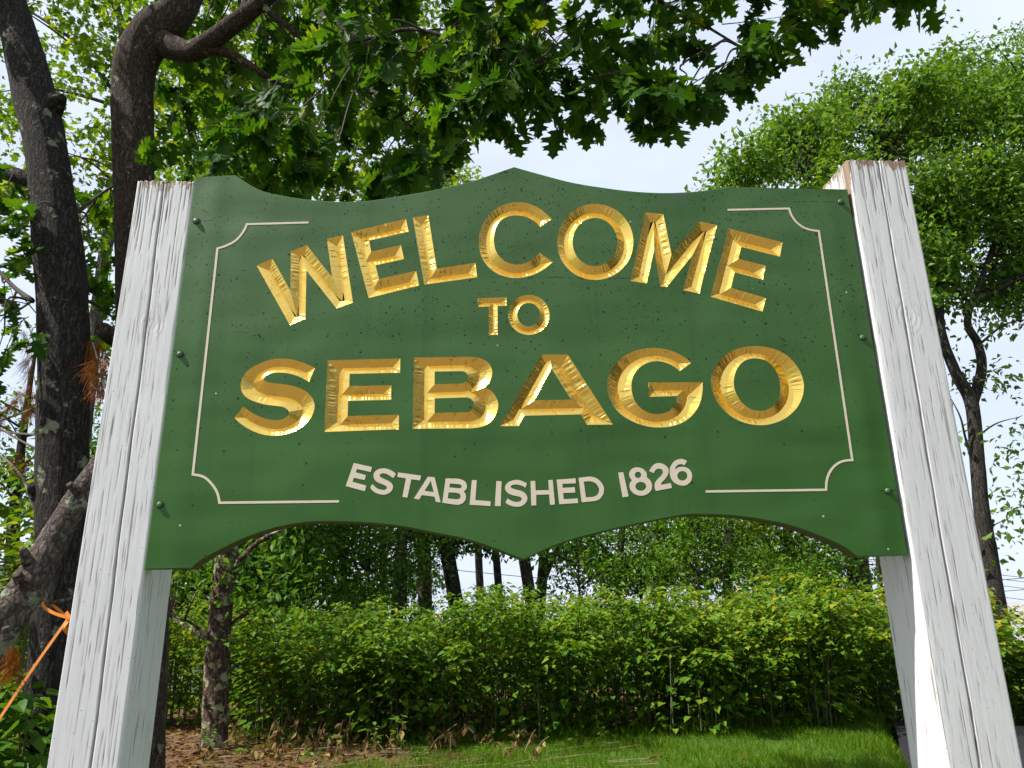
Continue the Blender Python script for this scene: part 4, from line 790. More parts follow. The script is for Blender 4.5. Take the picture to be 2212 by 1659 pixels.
LB = Leaves(); TW = Acc(); rg = np.random.default_rng(77)
skel = np.concatenate(limbs)
YBND = np.array([(-100, 330), (330, 330), (420, 410), (560, 425), (700, 420), (850, 405), (940, 380), (985, 330), (1030, 270), (1090, 262), (1130, 235), (1180, 212), (1250, 255), (1320, 205), (1400, 245), (1500, 225), (1560, 190), (1610, 140), (1650, 100), (1680, 55), (1740, 40), (1790, 22), (1830, -40), (1900, -20), (1990, -30), (2060, -120)], float)
def hang(px, py, Y, n, size=0.195, length=None):
    e = at(px, py, Y); j = np.argmin(np.linalg.norm(skel-e, axis=1)+0.4*(skel[:, 2] < e[2])); s = skel[j]
    d = s-e; L_ = np.linalg.norm(d); ln = length or rg.uniform(0.25, 0.5)
    st = e+d/L_*min(L_, ln)+rg.normal(0, 0.05, 3)
    if L_ > ln*1.2 and rg.random() < 0.45:
        m = (st+s)/2+np.array([0, 0, 0.06*L_])+rg.normal(0, 0.06, 3)
        v, f = tube([s, m, st], [0.009, 0.007, 0.0045], 5, 10, cap=False); TW.add(v, f)
    spray(TW, LB, st, e, n, size, rg, 0.55, 0.0042, (0.42, 0.25))
cnt = 0
while cnt < 430:
    px = rg.uniform(330, 2000); lim = np.interp(px, YBND[:, 0], YBND[:, 1]); py = rg.uniform(-330, lim)
    if px > 1100 and py < lim-60 and rg.random() < 0.45: continue
    if py < 0 and rg.random() < 0.4: continue
    # openings through which the sky shows
    if any(((px-cx)/rx)**2+((py-cy_)/ry)**2 < 1 for cx, cy_, rx, ry in ((1340, 65, 45, 32), (1560, 150, 40, 26), (1420, 30, 60, 30), (1240, 95, 30, 22), (1010, 75, 36, 22), (1120, 60, 30, 24), (1690, 5, 60, 30), (1580, 40, 55, 38), (900, 60, 50, 16))): continue
    Y = rg.uniform(1.35, 2.5) if px > 950 else rg.uniform(1.7, 4.4)
    if px < 640 and py < 215: Y = rg.uniform(3.6, 4.8)          # keep the crooked limb in view
    hang(px, py, Y, rg.integers(8, 14)); cnt += 1
for px, py, Y, n in ((1110, 282, 1.7, 6), (1205, 262, 1.75, 8), (1260, 268, 1.7, 8), (1385, 262, 1.65, 9), (1430, 270, 1.65, 7), (1180, 235, 1.8, 7), (1500, 232, 1.7, 8), (1555, 215, 1.7, 7), (1605, 165, 1.75, 8),
                     (1650, 120, 1.75, 7), (1680, 128, 1.78, 4), (1700, 45, 1.9, 8), (1745, 62, 1.9, 8), (1790, 45, 1.95, 6), (1930, 18, 1.9, 7), (1990, 8, 1.9, 3), (1895, -5, 1.9, 5), (1330, 200, 1.7, 8), (1060, 245, 1.8, 8), (1000, 320, 2.2, 8), (960, 350, 2.4, 8)):
    hang(px, py, Y, n, 0.185, 0.35)
def oak_crown(L, root, tw, n_single, mat1, matn, tmpl=OAK):
    P, D, U, S, T = L.arr()
    # the leaves that show largest (nearest the path in front of the sign) are single pieces
    sc = S/np.linalg.norm(P-CAM, axis=1); d = P-CAM; z = d@CF; vis = (np.abs(d@CR/z) < 0.70) & (np.abs(d@CU/z) < 0.53) & (z > 0)
    order = np.argsort(-(sc*vis)); pick = order[:n_single]; rest = order[n_single:]
    leaf_parts(tmpl, P[pick], D[pick], U[pick], S[pick], mat1, root)
    tag(scatter('leaves', tmpl, P[rest], D[rest], U[rest], S[rest], T[rest], matn, root), kind='stuff')
    if tw.n: tag(tw.build('twigs', M_twig, root), kind='stuff')
oak_crown(LB, oakB, TW, 300, M_oakleaf1, M_oakleaf)

# leaning oak at the edge of the picture
oakA = tree_root('oak_tree', at(128, 1500, 3.0)[0], 3.0, 'dark lichen-spotted oak trunk leaning away at the left edge')
a = Acc()
v, f = tube([(at(128, 1500, 3.0)[0]+0.02, 3.0, -0.15), (at(128, 1500, 3.0)[0], 3.0, 0.6), at(130, 1300, 3), at(134, 1000, 3), at(138, 800, 3), at(136, 640, 3), at(126, 540, 3), at(110, 400, 3), at(95, 300, 3), at(76, 215, 3), at(45, 90, 3), at(12, -20, 3), at(-60, -250, 3.1), at(-120, -600, 3.3)],
            [0.205, 0.165, 0.15, 0.155, 0.152, 0.158, 0.166, 0.147, 0.142, 0.148, 0.134, 0.125, 0.10, 0.06], 32, 150, 0.026, 21); a.add(v, f)
a.build('trunk', M_oakbark, oakA, smooth=True)
a = Acc(); v, f = tube([at(112, 228, 2.98), at(128, 216, 2.93), at(138, 212, 2.9)], [0.09, 0.055, 0.025], 12, 10, 0.08, 3); a.add(v, f)
a.build('burl', M_oakbark, oakA, smooth=True)
a = Acc(); v, f = tube([at(88, 1065, 2.98), at(72, 1058, 2.92), at(64, 1062, 2.9)], [0.07, 0.05, 0.022], 12, 10, 0.08, 5); a.add(v, f)
a.build('burl', M_oakbark, oakA, smooth=True)
limbs.clear()
limb([at(95, 400, 3), at(55, 385, 3.0), at(10, 372, 3.05), at(-60, 340, 3.1), at(-160, 260, 3.3)], [0.075, 0.06, 0.055, 0.05, 0.03], 14, 26, 0.03, 31, oakA, M_oakbark)
limb([at(150, 470, 3.05), at(190, 440, 3.2), at(250, 400, 3.5), at(330, 380, 3.8)], [0.018, 0.013, 0.01, 0.005], 6, 18, 0.02, 32, oakA, M_twig)
limb([at(160, 640, 3.05), at(210, 660, 3.3), at(260, 700, 3.6)], [0.018, 0.012, 0.006], 6, 14, 0.02, 33, oakA, M_twig)
limb([at(70, 650, 3.0), at(30, 620, 3.1), at(-30, 560, 3.2), at(-120, 500, 3.3)], [0.02, 0.016, 0.012, 0.006], 6, 14, 0.02, 34, oakA, M_twig)
skel = np.concatenate(limbs); LB = Leaves(); TW = Acc()
spots = [(rg.uniform(-150, 75), rg.uniform(380, 820)) for _ in range(34)]+[(rg.uniform(150, 270), rg.uniform(400, 740)) for _ in range(22)]+[(rg.uniform(-200, 30), rg.uniform(100, 420)) for _ in range(10)]+[(rg.uniform(-300, 200), rg.uniform(-500, -80)) for _ in range(25)]
for px, py in spots: hang(px, py, rg.uniform(2.4, 3.8) if px < 100 else rg.uniform(3.4, 4.4), rg.integers(6, 10), 0.15)
oak_crown(LB, oakA, TW, 120, M_oakleaf1, M_oakleaf)
# ------------------------------------------------------------------ trees behind
MAPC = [(0.036, 0.092, 0.010), (0.068, 0.145, 0.014), (0.12, 0.20, 0.02), (0.20, 0.26, 0.03)]
M_maple = leaf_mat('maple_leaf', MAPC, 0.5, 0.45)
M_woodleaf = leaf_mat('woodland_leaf', [(0.018, 0.058, 0.009), (0.034, 0.098, 0.013), (0.066, 0.150, 0.018), (0.12, 0.20, 0.028)], 0.46, 0.5)
M_elmleaf = leaf_mat('elm_leaf', [(0.028, 0.078, 0.016), (0.048, 0.118, 0.022), (0.075, 0.158, 0.030), (0.12, 0.195, 0.04)], 0.45, 0.42)
M_greybark = bark_mat('grey_bark', (0.03, 0.026, 0.022), (0.16, 0.14, 0.125), lichen=0.15, scale=22)
M_darkbark = bark_mat('dark_bark', (0.014, 0.012, 0.011), (0.075, 0.062, 0.052), scale=22)
M_pinebark = bark_mat('pine_bark', (0.04, 0.026, 0.02), (0.20, 0.14, 0.11), scale=18)

def clump_leaves(L, centres, n_each, sig, size, rg, tone=(0.45, 0.22), flat=0.55):
    """leaf clumps: shells of leaves round each centre, hanging outwards"""
    C_ = np.repeat(np.asarray(centres, float), np.maximum(1, (n_each*rg.uniform(0.6, 1.4, len(centres))).astype(int)), 0); k = len(C_)
    o = rg.normal(0, 1, (k, 3)); o /= np.linalg.norm(o, axis=1)[:, None]
    o *= (1.75*rg.random(k)**0.45)[:, None]*np.array([sig, sig, sig*flat])
    D = rg.normal(0, 1, (k, 3))+np.array([0, 0, -0.45])+o/sig*0.5
    U = rg.normal(0, 0.55, (k, 3))+np.array([0, 0, 1.0])+o/sig*0.25
    L.many(C_+o, D/np.linalg.norm(D, axis=1)[:, None], U, size*rg.uniform(0.5, 1.25, k), rg.normal(*tone, k))

def build_tree(name, label, trunk, rad, branches, centres, n_each, sig, size, tmpl, leafm, barkm, rg, group=None, tone=(0.45, 0.22), sides=14, flat=0.55, limb_p=0.5):
    base = np.asarray(trunk[0], float)
    root = tree_root(name, base[0], base[1], label, group)
    a = Acc(); v, f = tube(trunk, rad, sides, 10*len(trunk), 0.03, int(abs(base[0]*97)) % 1000); a.add(v, f)
    a.build('trunk', barkm, root, smooth=True)
    TC = crspline(trunk, 60); a = Acc()
    for P, r_ in branches:
        v, f = tube(P, r_, 8, 8*len(P), 0.03, 5); a.add(v, f); TC = np.vstack([TC, crspline(P, 30)])
    # limbs that carry the leaf clumps
    for c in centres:
        if rg.random() < limb_p:
            c = np.asarray(c); dd = np.linalg.norm(TC-c, axis=1)+1.2*np.clip(TC[:, 2]-c[2]+0.4, 0, 9); s = TC[int(np.argmin(dd))]
            L_ = np.linalg.norm(c-s)
            if L_ < 0.2 or L_ > 5: continue
            m = (s+c)/2+np.array([0, 0, 0.08*L_])+rg.normal(0, 0.05*L_, 3)
            v, f = tube([s, m, c], [0.012+0.012*L_, 0.01+0.006*L_, 0.006], 5, 10, cap=False); a.add(v, f)
    if a.n: tag(a.build('limbs', barkm, root, smooth=True), kind='stuff')
    L = Leaves(); clump_leaves(L, centres, n_each, sig, size, rg, tone, flat)
    P, D, U, S, T = L.arr()
    tag(scatter('crown', tmpl, P, D, U, S, T, leafm, root), kind='stuff')
    return root

rg = np.random.default_rng(404)
# ---- maples behind the oaks, sunlit yellow-green
gaps = ((195, 195, 42, 48), (160, 300, 34, 60), (205, 420, 40, 62), (20, 150, 30, 90), (30, 480, 40, 70), (40, 640, 30, 50))
def region(n, x0, x1, y0, y1, Y0, Y1, gaps=(), lim=None):
    out = []
    while len(out) < n:
        px = rg.uniform(x0, x1); py = rg.uniform(y0, y1)
        if lim is not None and py > np.interp(px, lim[:, 0], lim[:, 1]): continue
        if any(((px-cx)/rx)**2+((py-cy_)/ry)**2 < 1 for cx, cy_, rx, ry in gaps): continue
        out.append(at(px, py, rg.uniform(Y0, Y1)))
    return out
mt = at(660, 800, 24)
build_tree('maple_tree', 'sunlit yellow-green maple filling the view above the sign between oak limbs', [(mt[0], 24, float(gz(mt[0], 24))-0.2), (mt[0]+.05, 24, 2), at(655, 500, 24), at(665, 200, 24.2), at(660, -200, 24.5)], [0.42, 0.36, 0.28, 0.2, 0.08],
           [([at(655, 480, 24), at(540, 300, 23.6), at(420, 150, 23.5), at(330, -20, 23)], [0.15, 0.11, 0.08, 0.03]), ([at(660, 350, 24), at(800, 250, 24.4), at(930, 150, 25)], [0.13, 0.09, 0.03])],
           region(640, 330, 1000, -260, 470, 21.5, 27, lim=np.array([(330, 470), (900, 455), (1000, 420)])), 34, 0.58, 0.26, MAPLE, M_maple, M_greybark, rg, tone=(0.58, 0.25), limb_p=0.12)
mt = at(200, 900, 13.6)
build_tree('maple_tree', 'slim maple with bright leaves seen between the two oak trunks', [(mt[0]-.1, 13.6, -0.2), (mt[0], 13.6, 2), at(225, 560, 13.6), at(300, 230, 13.6), at(262, 60, 13.7), at(230, -160, 13.9)], [0.2, 0.17, 0.13, 0.11, 0.08, 0.04],
           [([at(290, 270, 13.6), at(240, 190, 13.5), at(150, 80, 13.5)], [0.07, 0.05, 0.02])],
           region(185, -60, 350, -200, 520, 12.0, 15.5, gaps), 34, 0.36, 0.185, MAPLE, M_maple, M_greybark, rg, tone=(0.5, 0.25), limb_p=0.12)
build_tree('maple_tree', 'small bright maple just showing over the board left of its peak', [(-1.9, 19, -0.8), (-1.9, 19, 3), at(930, 520, 19), at(960, 400, 19)], [0.2, 0.16, 0.1, 0.05], [],
           region(26, 850, 1025, 345, 560, 18, 20, lim=np.array([(850, 560), (1025, 560)])), 40, 0.36, 0.18, MAPLE, M_maple, M_greybark, rg, tone=(0.6, 0.2))

# ---- tall elms on the right
et = at(2158, 1336, 14)
lim_pts = np.array([(1540, 400), (1570, 352), (1610, 340), (1640, 322), (1690, 300), (1720, 285), (1780, 232), (1850, 200), (1920, 190), (1990, 160), (2010, 130), (2050, 140), (2080, 165), (2120, 158), (2150, 172), (2212, 150), (2400, 60), (2700, 150)], float)
# the crown is a heap of separate leafy lobes
cs = []; nl = 0
while nl < 100:
    px = rg.uniform(1560, 2330 if nl < 34 else 2480); py = rg.uniform(60, 620)
    rp = rg.uniform(26, 58)*(0.8 if px < 1700 else 1.0)
    if py < np.interp(px, lim_pts[:, 0], lim_pts[:, 1])+rp*0.72: continue
    if nl < 34: py = np.interp(px, lim_pts[:, 0], lim_pts[:, 1])+rp*0.75+rg.normal(6, 22)        # lobes that make the outline
    if px < 1990 and py > 420+max(0, (px-1700))*0.2: continue
    if any(((px-cx)/rx)**2+((py-cy_)/ry)**2 < 1 for cx, cy_, rx, ry in ((2105, 465, 40, 60), (2150, 300, 30, 36), (2100, 220, 22, 30), (2180, 520, 50, 50), (2060, 560, 36, 36))) : continue
    nl += 1; c0 = at(px, py, rg.uniform(13.4, 17.5)); rw = rp/FPX*np.linalg.norm(c0-CAM)
    o = rg.normal(0, 0.62, (20, 3))*rw*np.array([1.1, 1.1, 0.95])
    cs += list(c0+o)
nl = 0
while nl < 46:
    px = rg.uniform(1975, 2360); py = rg.uniform(360, 660)
    if any(((px-cx)/rx)**2+((py-cy_)/ry)**2 < 1 for cx, cy_, rx, ry in ((2108, 470, 26, 40), (2185, 540, 30, 34), (2060, 590, 22, 22))): continue
    nl += 1; cs += list(at(px, py, rg.uniform(13.2, 16.5))+rg.normal(0, 0.30, (14, 3)))
# thin lower sprays hanging on the trunk side
cs += [at(px, py, rg.uniform(13.6, 14.6)) for px, py in ((2100, 640), (2140, 650), (2190, 640), (2070, 660), (2010, 620), (2000, 560), (2020, 700), (2160, 690), (2120, 700), (2200, 700), (2050, 740), (2110, 822), (2085, 835), (2150, 800), (2190, 820), (2130, 815), (2070, 620), (2030, 650),
                                                            (2190, 930), (2200, 960), (2205, 1010), (2185, 1060), (2200, 1085), (2170, 980), (2150, 1170), (2165, 1155), (2180, 1120), (2150, 1230), (2210, 1110), (2205, 900), (2080, 950))]
build_tree('elm_tree', 'tall elm forking behind the right post, broad light green crown', [(et[0]-0.18, 14, -1.7), (et[0]-0.05, 14, 0.4), et, at(2136, 1200, 14), at(2120, 1100, 14), at(2110, 980, 14), at(2098, 870, 14), at(2062, 800, 14), at(2030, 700, 14.2), at(2030, 560, 14.5), at(2010, 420, 14.8), at(1940, 330, 15), at(1860, 270, 15.2)],
           [0.26, 0.21, 0.19, 0.175, 0.165, 0.155, 0.15, 0.12, 0.11, 0.10, 0.08, 0.06, 0.03],
           [([at(2098, 880, 14), at(2120, 800, 14), at(2112, 742, 14), at(2090, 690, 14), at(2125, 590, 14.2), at(2165, 480, 14.5), at(2210, 380, 15), at(2260, 250, 15.3)], [0.13, 0.115, 0.10, 0.085, 0.075, 0.06, 0.045, 0.02]),
            ([at(2035, 720, 14.2), at(2010, 620, 14), at(1980, 520, 14), at(1900, 430, 14), at(1780, 380, 14.2), at(1660, 360, 14.5)], [0.07, 0.06, 0.055, 0.045, 0.03, 0.012]),
            ([at(2100, 660, 14.1), at(2040, 600, 14.4), at(2000, 560, 14.6)], [0.045, 0.03, 0.012]),
            ([at(2100, 1000, 14), at(2084, 940, 13.9), at(2074, 900, 13.8), at(2054, 860, 13.8)], [0.03, 0.025, 0.02, 0.008])],
           cs, 24, 0.31, 0.195, DIAM, M_elmleaf, M_darkbark, rg, tone=(0.62, 0.25), sides=18, flat=0.9, limb_p=0.10)
cs = []
while len(cs) < 150:
    px = rg.uniform(2150, 2700); py = rg.uniform(60, 640)
    if px < 2190 and py < 200: continue
    cs.append(at(px, py+max(0, 2212-px)*1.2, rg.uniform(18.5, 22)))
e2 = at(2480, 1250, 20)
build_tree('elm_tree', 'warmer green tree at the right edge behind the forked elm', [(e2[0], 20, -2.6), e2, at(2470, 900, 20), at(2440, 500, 20), at(2420, 200, 20)], [0.3, 0.24, 0.2, 0.14, 0.05], [], cs, 150, 0.42, 0.16, DIAM, M_maple, M_darkbark, rg, tone=(0.35, 0.2), flat=0.7, limb_p=0.15)

# ---- the wood behind the thicket: trunks one can tell apart
def wood(name, label, px0, px1, Y, r, h, ncl, zlo, zhi, spread, bark, tone, tmpl=DIAM, size=0.185, fork=None, n_each=95, sig=0.45, mat=None):
    b = at(px0, 1330, Y); t = at(px1, 1130, Y); dx = (t[0]-b[0])/(t[2]-b[2])
    g = float(gz(b[0], Y)); x = lambda z: b[0]+dx*(z-b[2])
    tr = [(x(g)-0.0, Y, g-0.2), (x(g+0.8), Y, g+0.8), (x(b[2]), Y, b[2]), (x(t[2]), Y, t[2]), (x(t[2])+dx*(h-t[2])*0.5, Y+0.2, (t[2]+h)/2), (x(t[2])+dx*(h-t[2])*0.7, Y+0.3, h)]
    cl = []
    for _ in range(ncl):
        z = zlo+(zhi-zlo+0.3)*rg.random()**(1.9 if rg.random() < 0.72 else 0.6); w = spread*(0.55+0.45*math.sin(math.pi*min(1, max(0, (z-zlo)/(zhi-zlo+1e-6)))))
        an = rg.uniform(0, 6.28); rr = w*math.sqrt(rg.uniform(0.03, 1))
        cl.append((x(min(z, h))+rr*math.cos(an), Y+rr*math.sin(an), z))
    br = []
    if fork: br = [([(x(z0), Y, z0), (x(z0)+ddx*0.4, Y, z0+dz*0.5), (x(z0)+ddx, Y, z0+dz)], [r*0.6, r*0.5, r*0.2]) for z0, ddx, dz in fork]
    return build_tree(name, label, tr, [r*1.35, r*1.1, r, r*0.9, r*0.6, r*0.2], br, cl, n_each, sig, size, tmpl, mat or M_woodleaf, bark, rg, 'trees in the wood behind the thicket', tone, 12, 0.6)

wood('woodland_tree', 'slim dark tree in the wood nearest the lichen-spotted trunk', 610, 600, 19, 0.10, 9, 110, 1.5, 9, 2.6, M_darkbark, (0.4, 0.22))
wood('woodland_tree', 'thin straight tree in the wood left of the scaly brown trunk', 742, 738, 21, 0.11, 10, 110, 1.9, 10, 2.8, M_darkbark, (0.4, 0.22))
wood('pine_tree', 'straight scaly brown trunk rising from the thicket below the letter A of ESTABLISHED', 918, 916, 23, 0.24, 12, 46, 4.2, 12, 2.6, M_pinebark, (0.3, 0.2))
wood('woodland_tree', 'dark leaning trunk just right of the scaly brown one', 990, 955, 20, 0.22, 11, 60, 3.4, 11, 2.8, M_darkbark, (0.35, 0.2))
wood('woodland_tree', 'thin pale trunk framed by the brightest sky gap over the thicket', 1040, 1030, 27, 0.15, 12, 44, 5.0, 12, 2.6, M_greybark, (0.4, 0.2))
wood('woodland_tree', 'thin dark trunk left of the board\'s bottom point', 1082, 1066, 29, 0.16, 12, 44, 4.6, 12, 2.8, M_darkbark, (0.4, 0.2))
wood('woodland_tree', 'grey trunk leaning left right under the board\'s bottom point', 1152, 1120, 22, 0.20, 11, 56, 4.2, 11, 2.8, M_greybark, (0.45, 0.2))
wood('woodland_tree', 'grey forked trunk right beside the leaning one under the board point', 1166, 1180, 23, 0.17, 11, 52, 3.4, 11, 2.8, M_greybark, (0.45, 0.2), fork=((2.4, 1.4, 2.2),))
wood('woodland_tree', 'small crooked tree whose branches fan out below the digit 1', 1330, 1345, 20, 0.11, 9, 64, 2.5, 9, 2.8, M_darkbark, (0.45, 0.22), fork=((2.2, 1.5, 1.8), (2.6, -1.2, 1.6)))
wood('woodland_tree', 'dark straight trunk below the number 1826', 1432, 1426, 21, 0.15, 10, 74, 2.6, 10, 2.8, M_darkbark, (0.5, 0.22))
wood('woodland_tree', 'leafy tree in the wood with lit upper leaves below the board\'s right scallop', 1570, 1575, 18, 0.14, 9, 84, 2.6, 9, 2.8, M_darkbark, (0.6, 0.22), mat=M_maple, size=0.14)
wood('woodland_tree', 'shaded leafy tree between the right scallop and the thick dark trunk', 1715, 1700, 19, 0.15, 9, 84, 2.5, 9, 2.6, M_darkbark, (0.35, 0.22))
wood('woodland_tree', 'thick dark trunk beside the right post seen under the board corner', 1868, 1838, 20, 0.34, 11, 60, 4.4, 11, 2.2, M_darkbark, (0.35, 0.2), n_each=60)
wood('woodland_tree', 'thin bare forked trunk against the sky beside the right post', 1906, 1890, 25, 0.09, 8, 10, 6.0, 8, 1.4, M_darkbark, (0.35, 0.2), fork=((1.2, 0.7, 2.0), (1.8, 0.5, 1.8)))
# distant leafage seen through the trunks
wood('woodland_tree', 'pale distant leafy tree far behind the lichen-spotted trunk', 560, 565, 33, 0.2, 13, 90, 2.0, 12, 4.5, M_greybark, (0.6, 0.2), size=0.22, sig=0.7)
wood('woodland_tree', 'distant leafy tree far behind the scaly brown trunk', 830, 825, 37, 0.2, 13, 80, 2.4, 12, 4.5, M_greybark, (0.5, 0.2), size=0.22, sig=0.7)
wood('woodland_tree', 'distant leafy tree far behind the trunk below 1826', 1420, 1420, 35, 0.2, 12, 80, 2.6, 11, 4.5, M_greybark, (0.5, 0.2), size=0.22, sig=0.7)
wood('woodland_tree', 'distant leafy tree far behind the shaded tree at the right scallop', 1740, 1735, 34, 0.2, 12, 70, 2.2, 11, 4.0, M_greybark, (0.5, 0.2), size=0.22, sig=0.7)
wood('woodland_tree', 'leafy tree far left behind the white post nearest the oaks', 330, 330, 16, 0.14, 9, 110, 0.8, 9, 3.0, M_darkbark, (0.5, 0.22), size=0.15)
wood('woodland_tree', 'leafy tree at the left edge far behind the fallen limb', 20, 30, 15, 0.14, 8, 90, 0.8, 6.5, 3.0, M_darkbark, (0.55, 0.22), size=0.15)
wood('woodland_tree', 'dense dark tree behind the lichen-spotted trunk over the thicket', 480, 470, 15.5, 0.12, 9, 100, 1.6, 9, 2.4, M_darkbark, (0.35, 0.2))

# saplings that fill the space under the trees
for px, Y, n, zt, tn, lab in ((545, 16.5, 40, 4.2, 0.5, 'leafy sapling behind the thicket close to the lichen-spotted tree'), (665, 15.8, 46, 4.4, 0.55, 'leafy sapling behind the thicket below the border line left of ESTABLISHED'), (790, 16.5, 46, 4.6, 0.5, 'leafy sapling behind the thicket below the letters ES'),
                              (872, 18, 30, 4.6, 0.5, 'leafy sapling just left of the scaly brown pine trunk'), (1250, 16.5, 46, 4.4, 0.55, 'leafy sapling behind the thicket below the letter D'), (1385, 17.2, 40, 4.6, 0.6, 'leafy sapling behind the thicket below the digits 18'),
                              (1510, 16, 50, 4.4, 0.6, 'leafy sapling behind the thicket below the border line right of 1826'), (1640, 16.4, 50, 4.4, 0.6, 'leafy sapling under the middle of the right scallop'), (1775, 16.8, 44, 4.0, 0.5, 'leafy sapling left of the thick dark trunk by the right post')):
    b = at(px, 1330, Y); g = float(gz(b[0], Y))
    cl = [(b[0]+rg.normal(0, 0.75), Y+rg.normal(0, 0.6), g+1.2+(zt-0.8)*rg.random()) for _ in range(n)]
    build_tree('sapling', lab, [(b[0], Y, g-0.1), (b[0]+0.05, Y, g+1.5), (b[0], Y, g+zt)], [0.05, 0.035, 0.01], [], cl, 70, 0.30, 0.13, DIAM, M_woodleaf, M_darkbark, rg, 'saplings in the wood behind the thicket', (tn, 0.22), 8, 0.8, 0.35)

# ---- lichen-spotted small tree in front of the thicket
M_lichbark = bark_mat('lichen_bark', (0.035, 0.022, 0.018), (0.15, 0.095, 0.075), lichen=0.95, stretch=0.4, scale=18, lichen_col=(0.36, 0.37, 0.20))
lt = at(463, 1620, 8.3)
cs = [at(rg.uniform(330, 640), rg.uniform(1180, 1330), rg.uniform(7.6, 9.6)) for _ in range(26)]+[at(rg.uniform(250, 800), rg.uniform(650, 1180), rg.uniform(7, 10)) for _ in range(22)]
build_tree('young_tree', 'slender lichen-blotched tree standing at the left end of the thicket', [(lt[0]-0.03, 8.3, -0.15), at(463, 1600, 8.3), at(468, 1450, 8.3), at(477, 1320, 8.3), at(488, 1220, 8.3), at(490, 1100, 8.3), at(470, 850, 8.3), at(480, 600, 8.3)],
           [0.20, 0.165, 0.15, 0.145, 0.15, 0.13, 0.09, 0.03], [([at(488, 1240, 8.3), at(560, 1170, 8.1), at(620, 1140, 8.0)], [0.05, 0.03, 0.01]), ([at(472, 1400, 8.3), at(420, 1350, 8.1), at(370, 1330, 8.0)], [0.03, 0.02, 0.008])],
           cs, 42, 0.28, 0.12, OVAL, M_woodleaf, M_lichbark, rg, tone=(0.55, 0.22))
# ------------------------------------------------------------------ knotweed thicket behind the sign
rg = np.random.default_rng(909)
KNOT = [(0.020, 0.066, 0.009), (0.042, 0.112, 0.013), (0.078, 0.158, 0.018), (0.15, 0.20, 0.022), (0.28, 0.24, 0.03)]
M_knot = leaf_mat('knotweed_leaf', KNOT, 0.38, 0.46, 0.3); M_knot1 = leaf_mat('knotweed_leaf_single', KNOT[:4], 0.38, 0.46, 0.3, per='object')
M_stem = plain('knotweed_stem', (0.075, 0.085, 0.03), 0.6, var=0.4, scale=8)

def knot_stems(n, xr, yr, hfun, root, n_single, tone0=0.45, size=0.122, seed=1, yellow=lambda x: 0.0, keep=None):
    rg = np.random.default_rng(seed); L = Leaves(); ST = Acc(); i = 0
    while i < n:
        x = rg.uniform(*xr); y = yr[0]+(yr[1]-yr[0])*rg.beta(1.0, 1.5)
        if keep is not None and not keep(x, y): continue
        i += 1
        g = float(gz(x, y)); h = hfun(x, y)*rg.uniform(0.66, 1.10)-min(0, g)*0.98
        lean = rg.normal(0, 0.22, 2)+np.array([0.0, -0.38 if y < yr[0]+1.6 else 0.0])
        P = [(x, y, g-0.05), (x+lean[0]*0.2, y+lean[1]*0.2, g+h*0.5), (x+lean[0]*0.8, y+lean[1]*0.8, g+h*0.87), (x+lean[0]*1.7, y+lean[1]*1.7, g+h)]
        v, f = tube(P, [0.010, 0.009, 0.006, 0.003], 4, 9, cap=False); ST.add(v, f)
        c = crspline(P, 41); k = int(rg.integers(60, 92)*(1-0.3*g))
        t = 1-rg.beta(1.0, 1.75 if rg.random() < 0.6 else 1.05, k)*0.95; pos = c[(t*40).astype(int)]
        an = rg.uniform(0, 6.28, k); reach = rg.uniform(0.02, 0.34, k)*(1.3-t)*1.3
        dirs = np.stack([np.cos(an), np.sin(an), rg.uniform(-0.55, 0.05, k)], 1)
        pos = pos+dirs*reach[:, None]
        U = np.stack([rg.normal(0, 0.28, k), rg.normal(0, 0.28, k), np.ones(k)], 1)
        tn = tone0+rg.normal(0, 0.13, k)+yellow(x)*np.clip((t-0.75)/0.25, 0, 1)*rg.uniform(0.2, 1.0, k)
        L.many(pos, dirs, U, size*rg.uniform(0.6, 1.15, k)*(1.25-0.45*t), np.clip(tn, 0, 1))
    P, D, U, S, T = L.arr()
    d = P-CAM; sc = S/np.linalg.norm(d, axis=1)*(rg.random(len(S)) < 0.35)
    front = P[:, 1]+0.5*np.clip(1.4-P[:, 2], 0, 2)       # leaves standing on the outside of the thicket
    order = np.argsort(-(sc-0.004*np.clip(front-yr[0], 0, 9))); pick = order[:n_single]; rest = order[n_single:]
    if n_single: leaf_parts(HEART, P[pick], D[pick], U[pick], S[pick], M_knot1, root)
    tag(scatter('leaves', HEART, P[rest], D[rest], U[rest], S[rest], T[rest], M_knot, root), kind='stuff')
    tag(ST.build('stems', M_stem, root), kind='stuff')

thick = tag(empty('knotweed_thicket', (1.5, 10, 0)), 'dense head-high knotweed thicket running behind both posts', 'thicket')
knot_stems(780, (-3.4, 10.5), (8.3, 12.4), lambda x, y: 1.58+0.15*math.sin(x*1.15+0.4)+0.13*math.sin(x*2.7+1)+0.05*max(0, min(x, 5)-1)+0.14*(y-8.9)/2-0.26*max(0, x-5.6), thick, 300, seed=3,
           yellow=lambda x: 0.12+0.06*max(0, x), keep=lambda x, y: y > 8.55+0.22*math.sin(x*1.3)+0.16*math.sin(x*3.3+2)+0.45*max(0, -1.5-x))
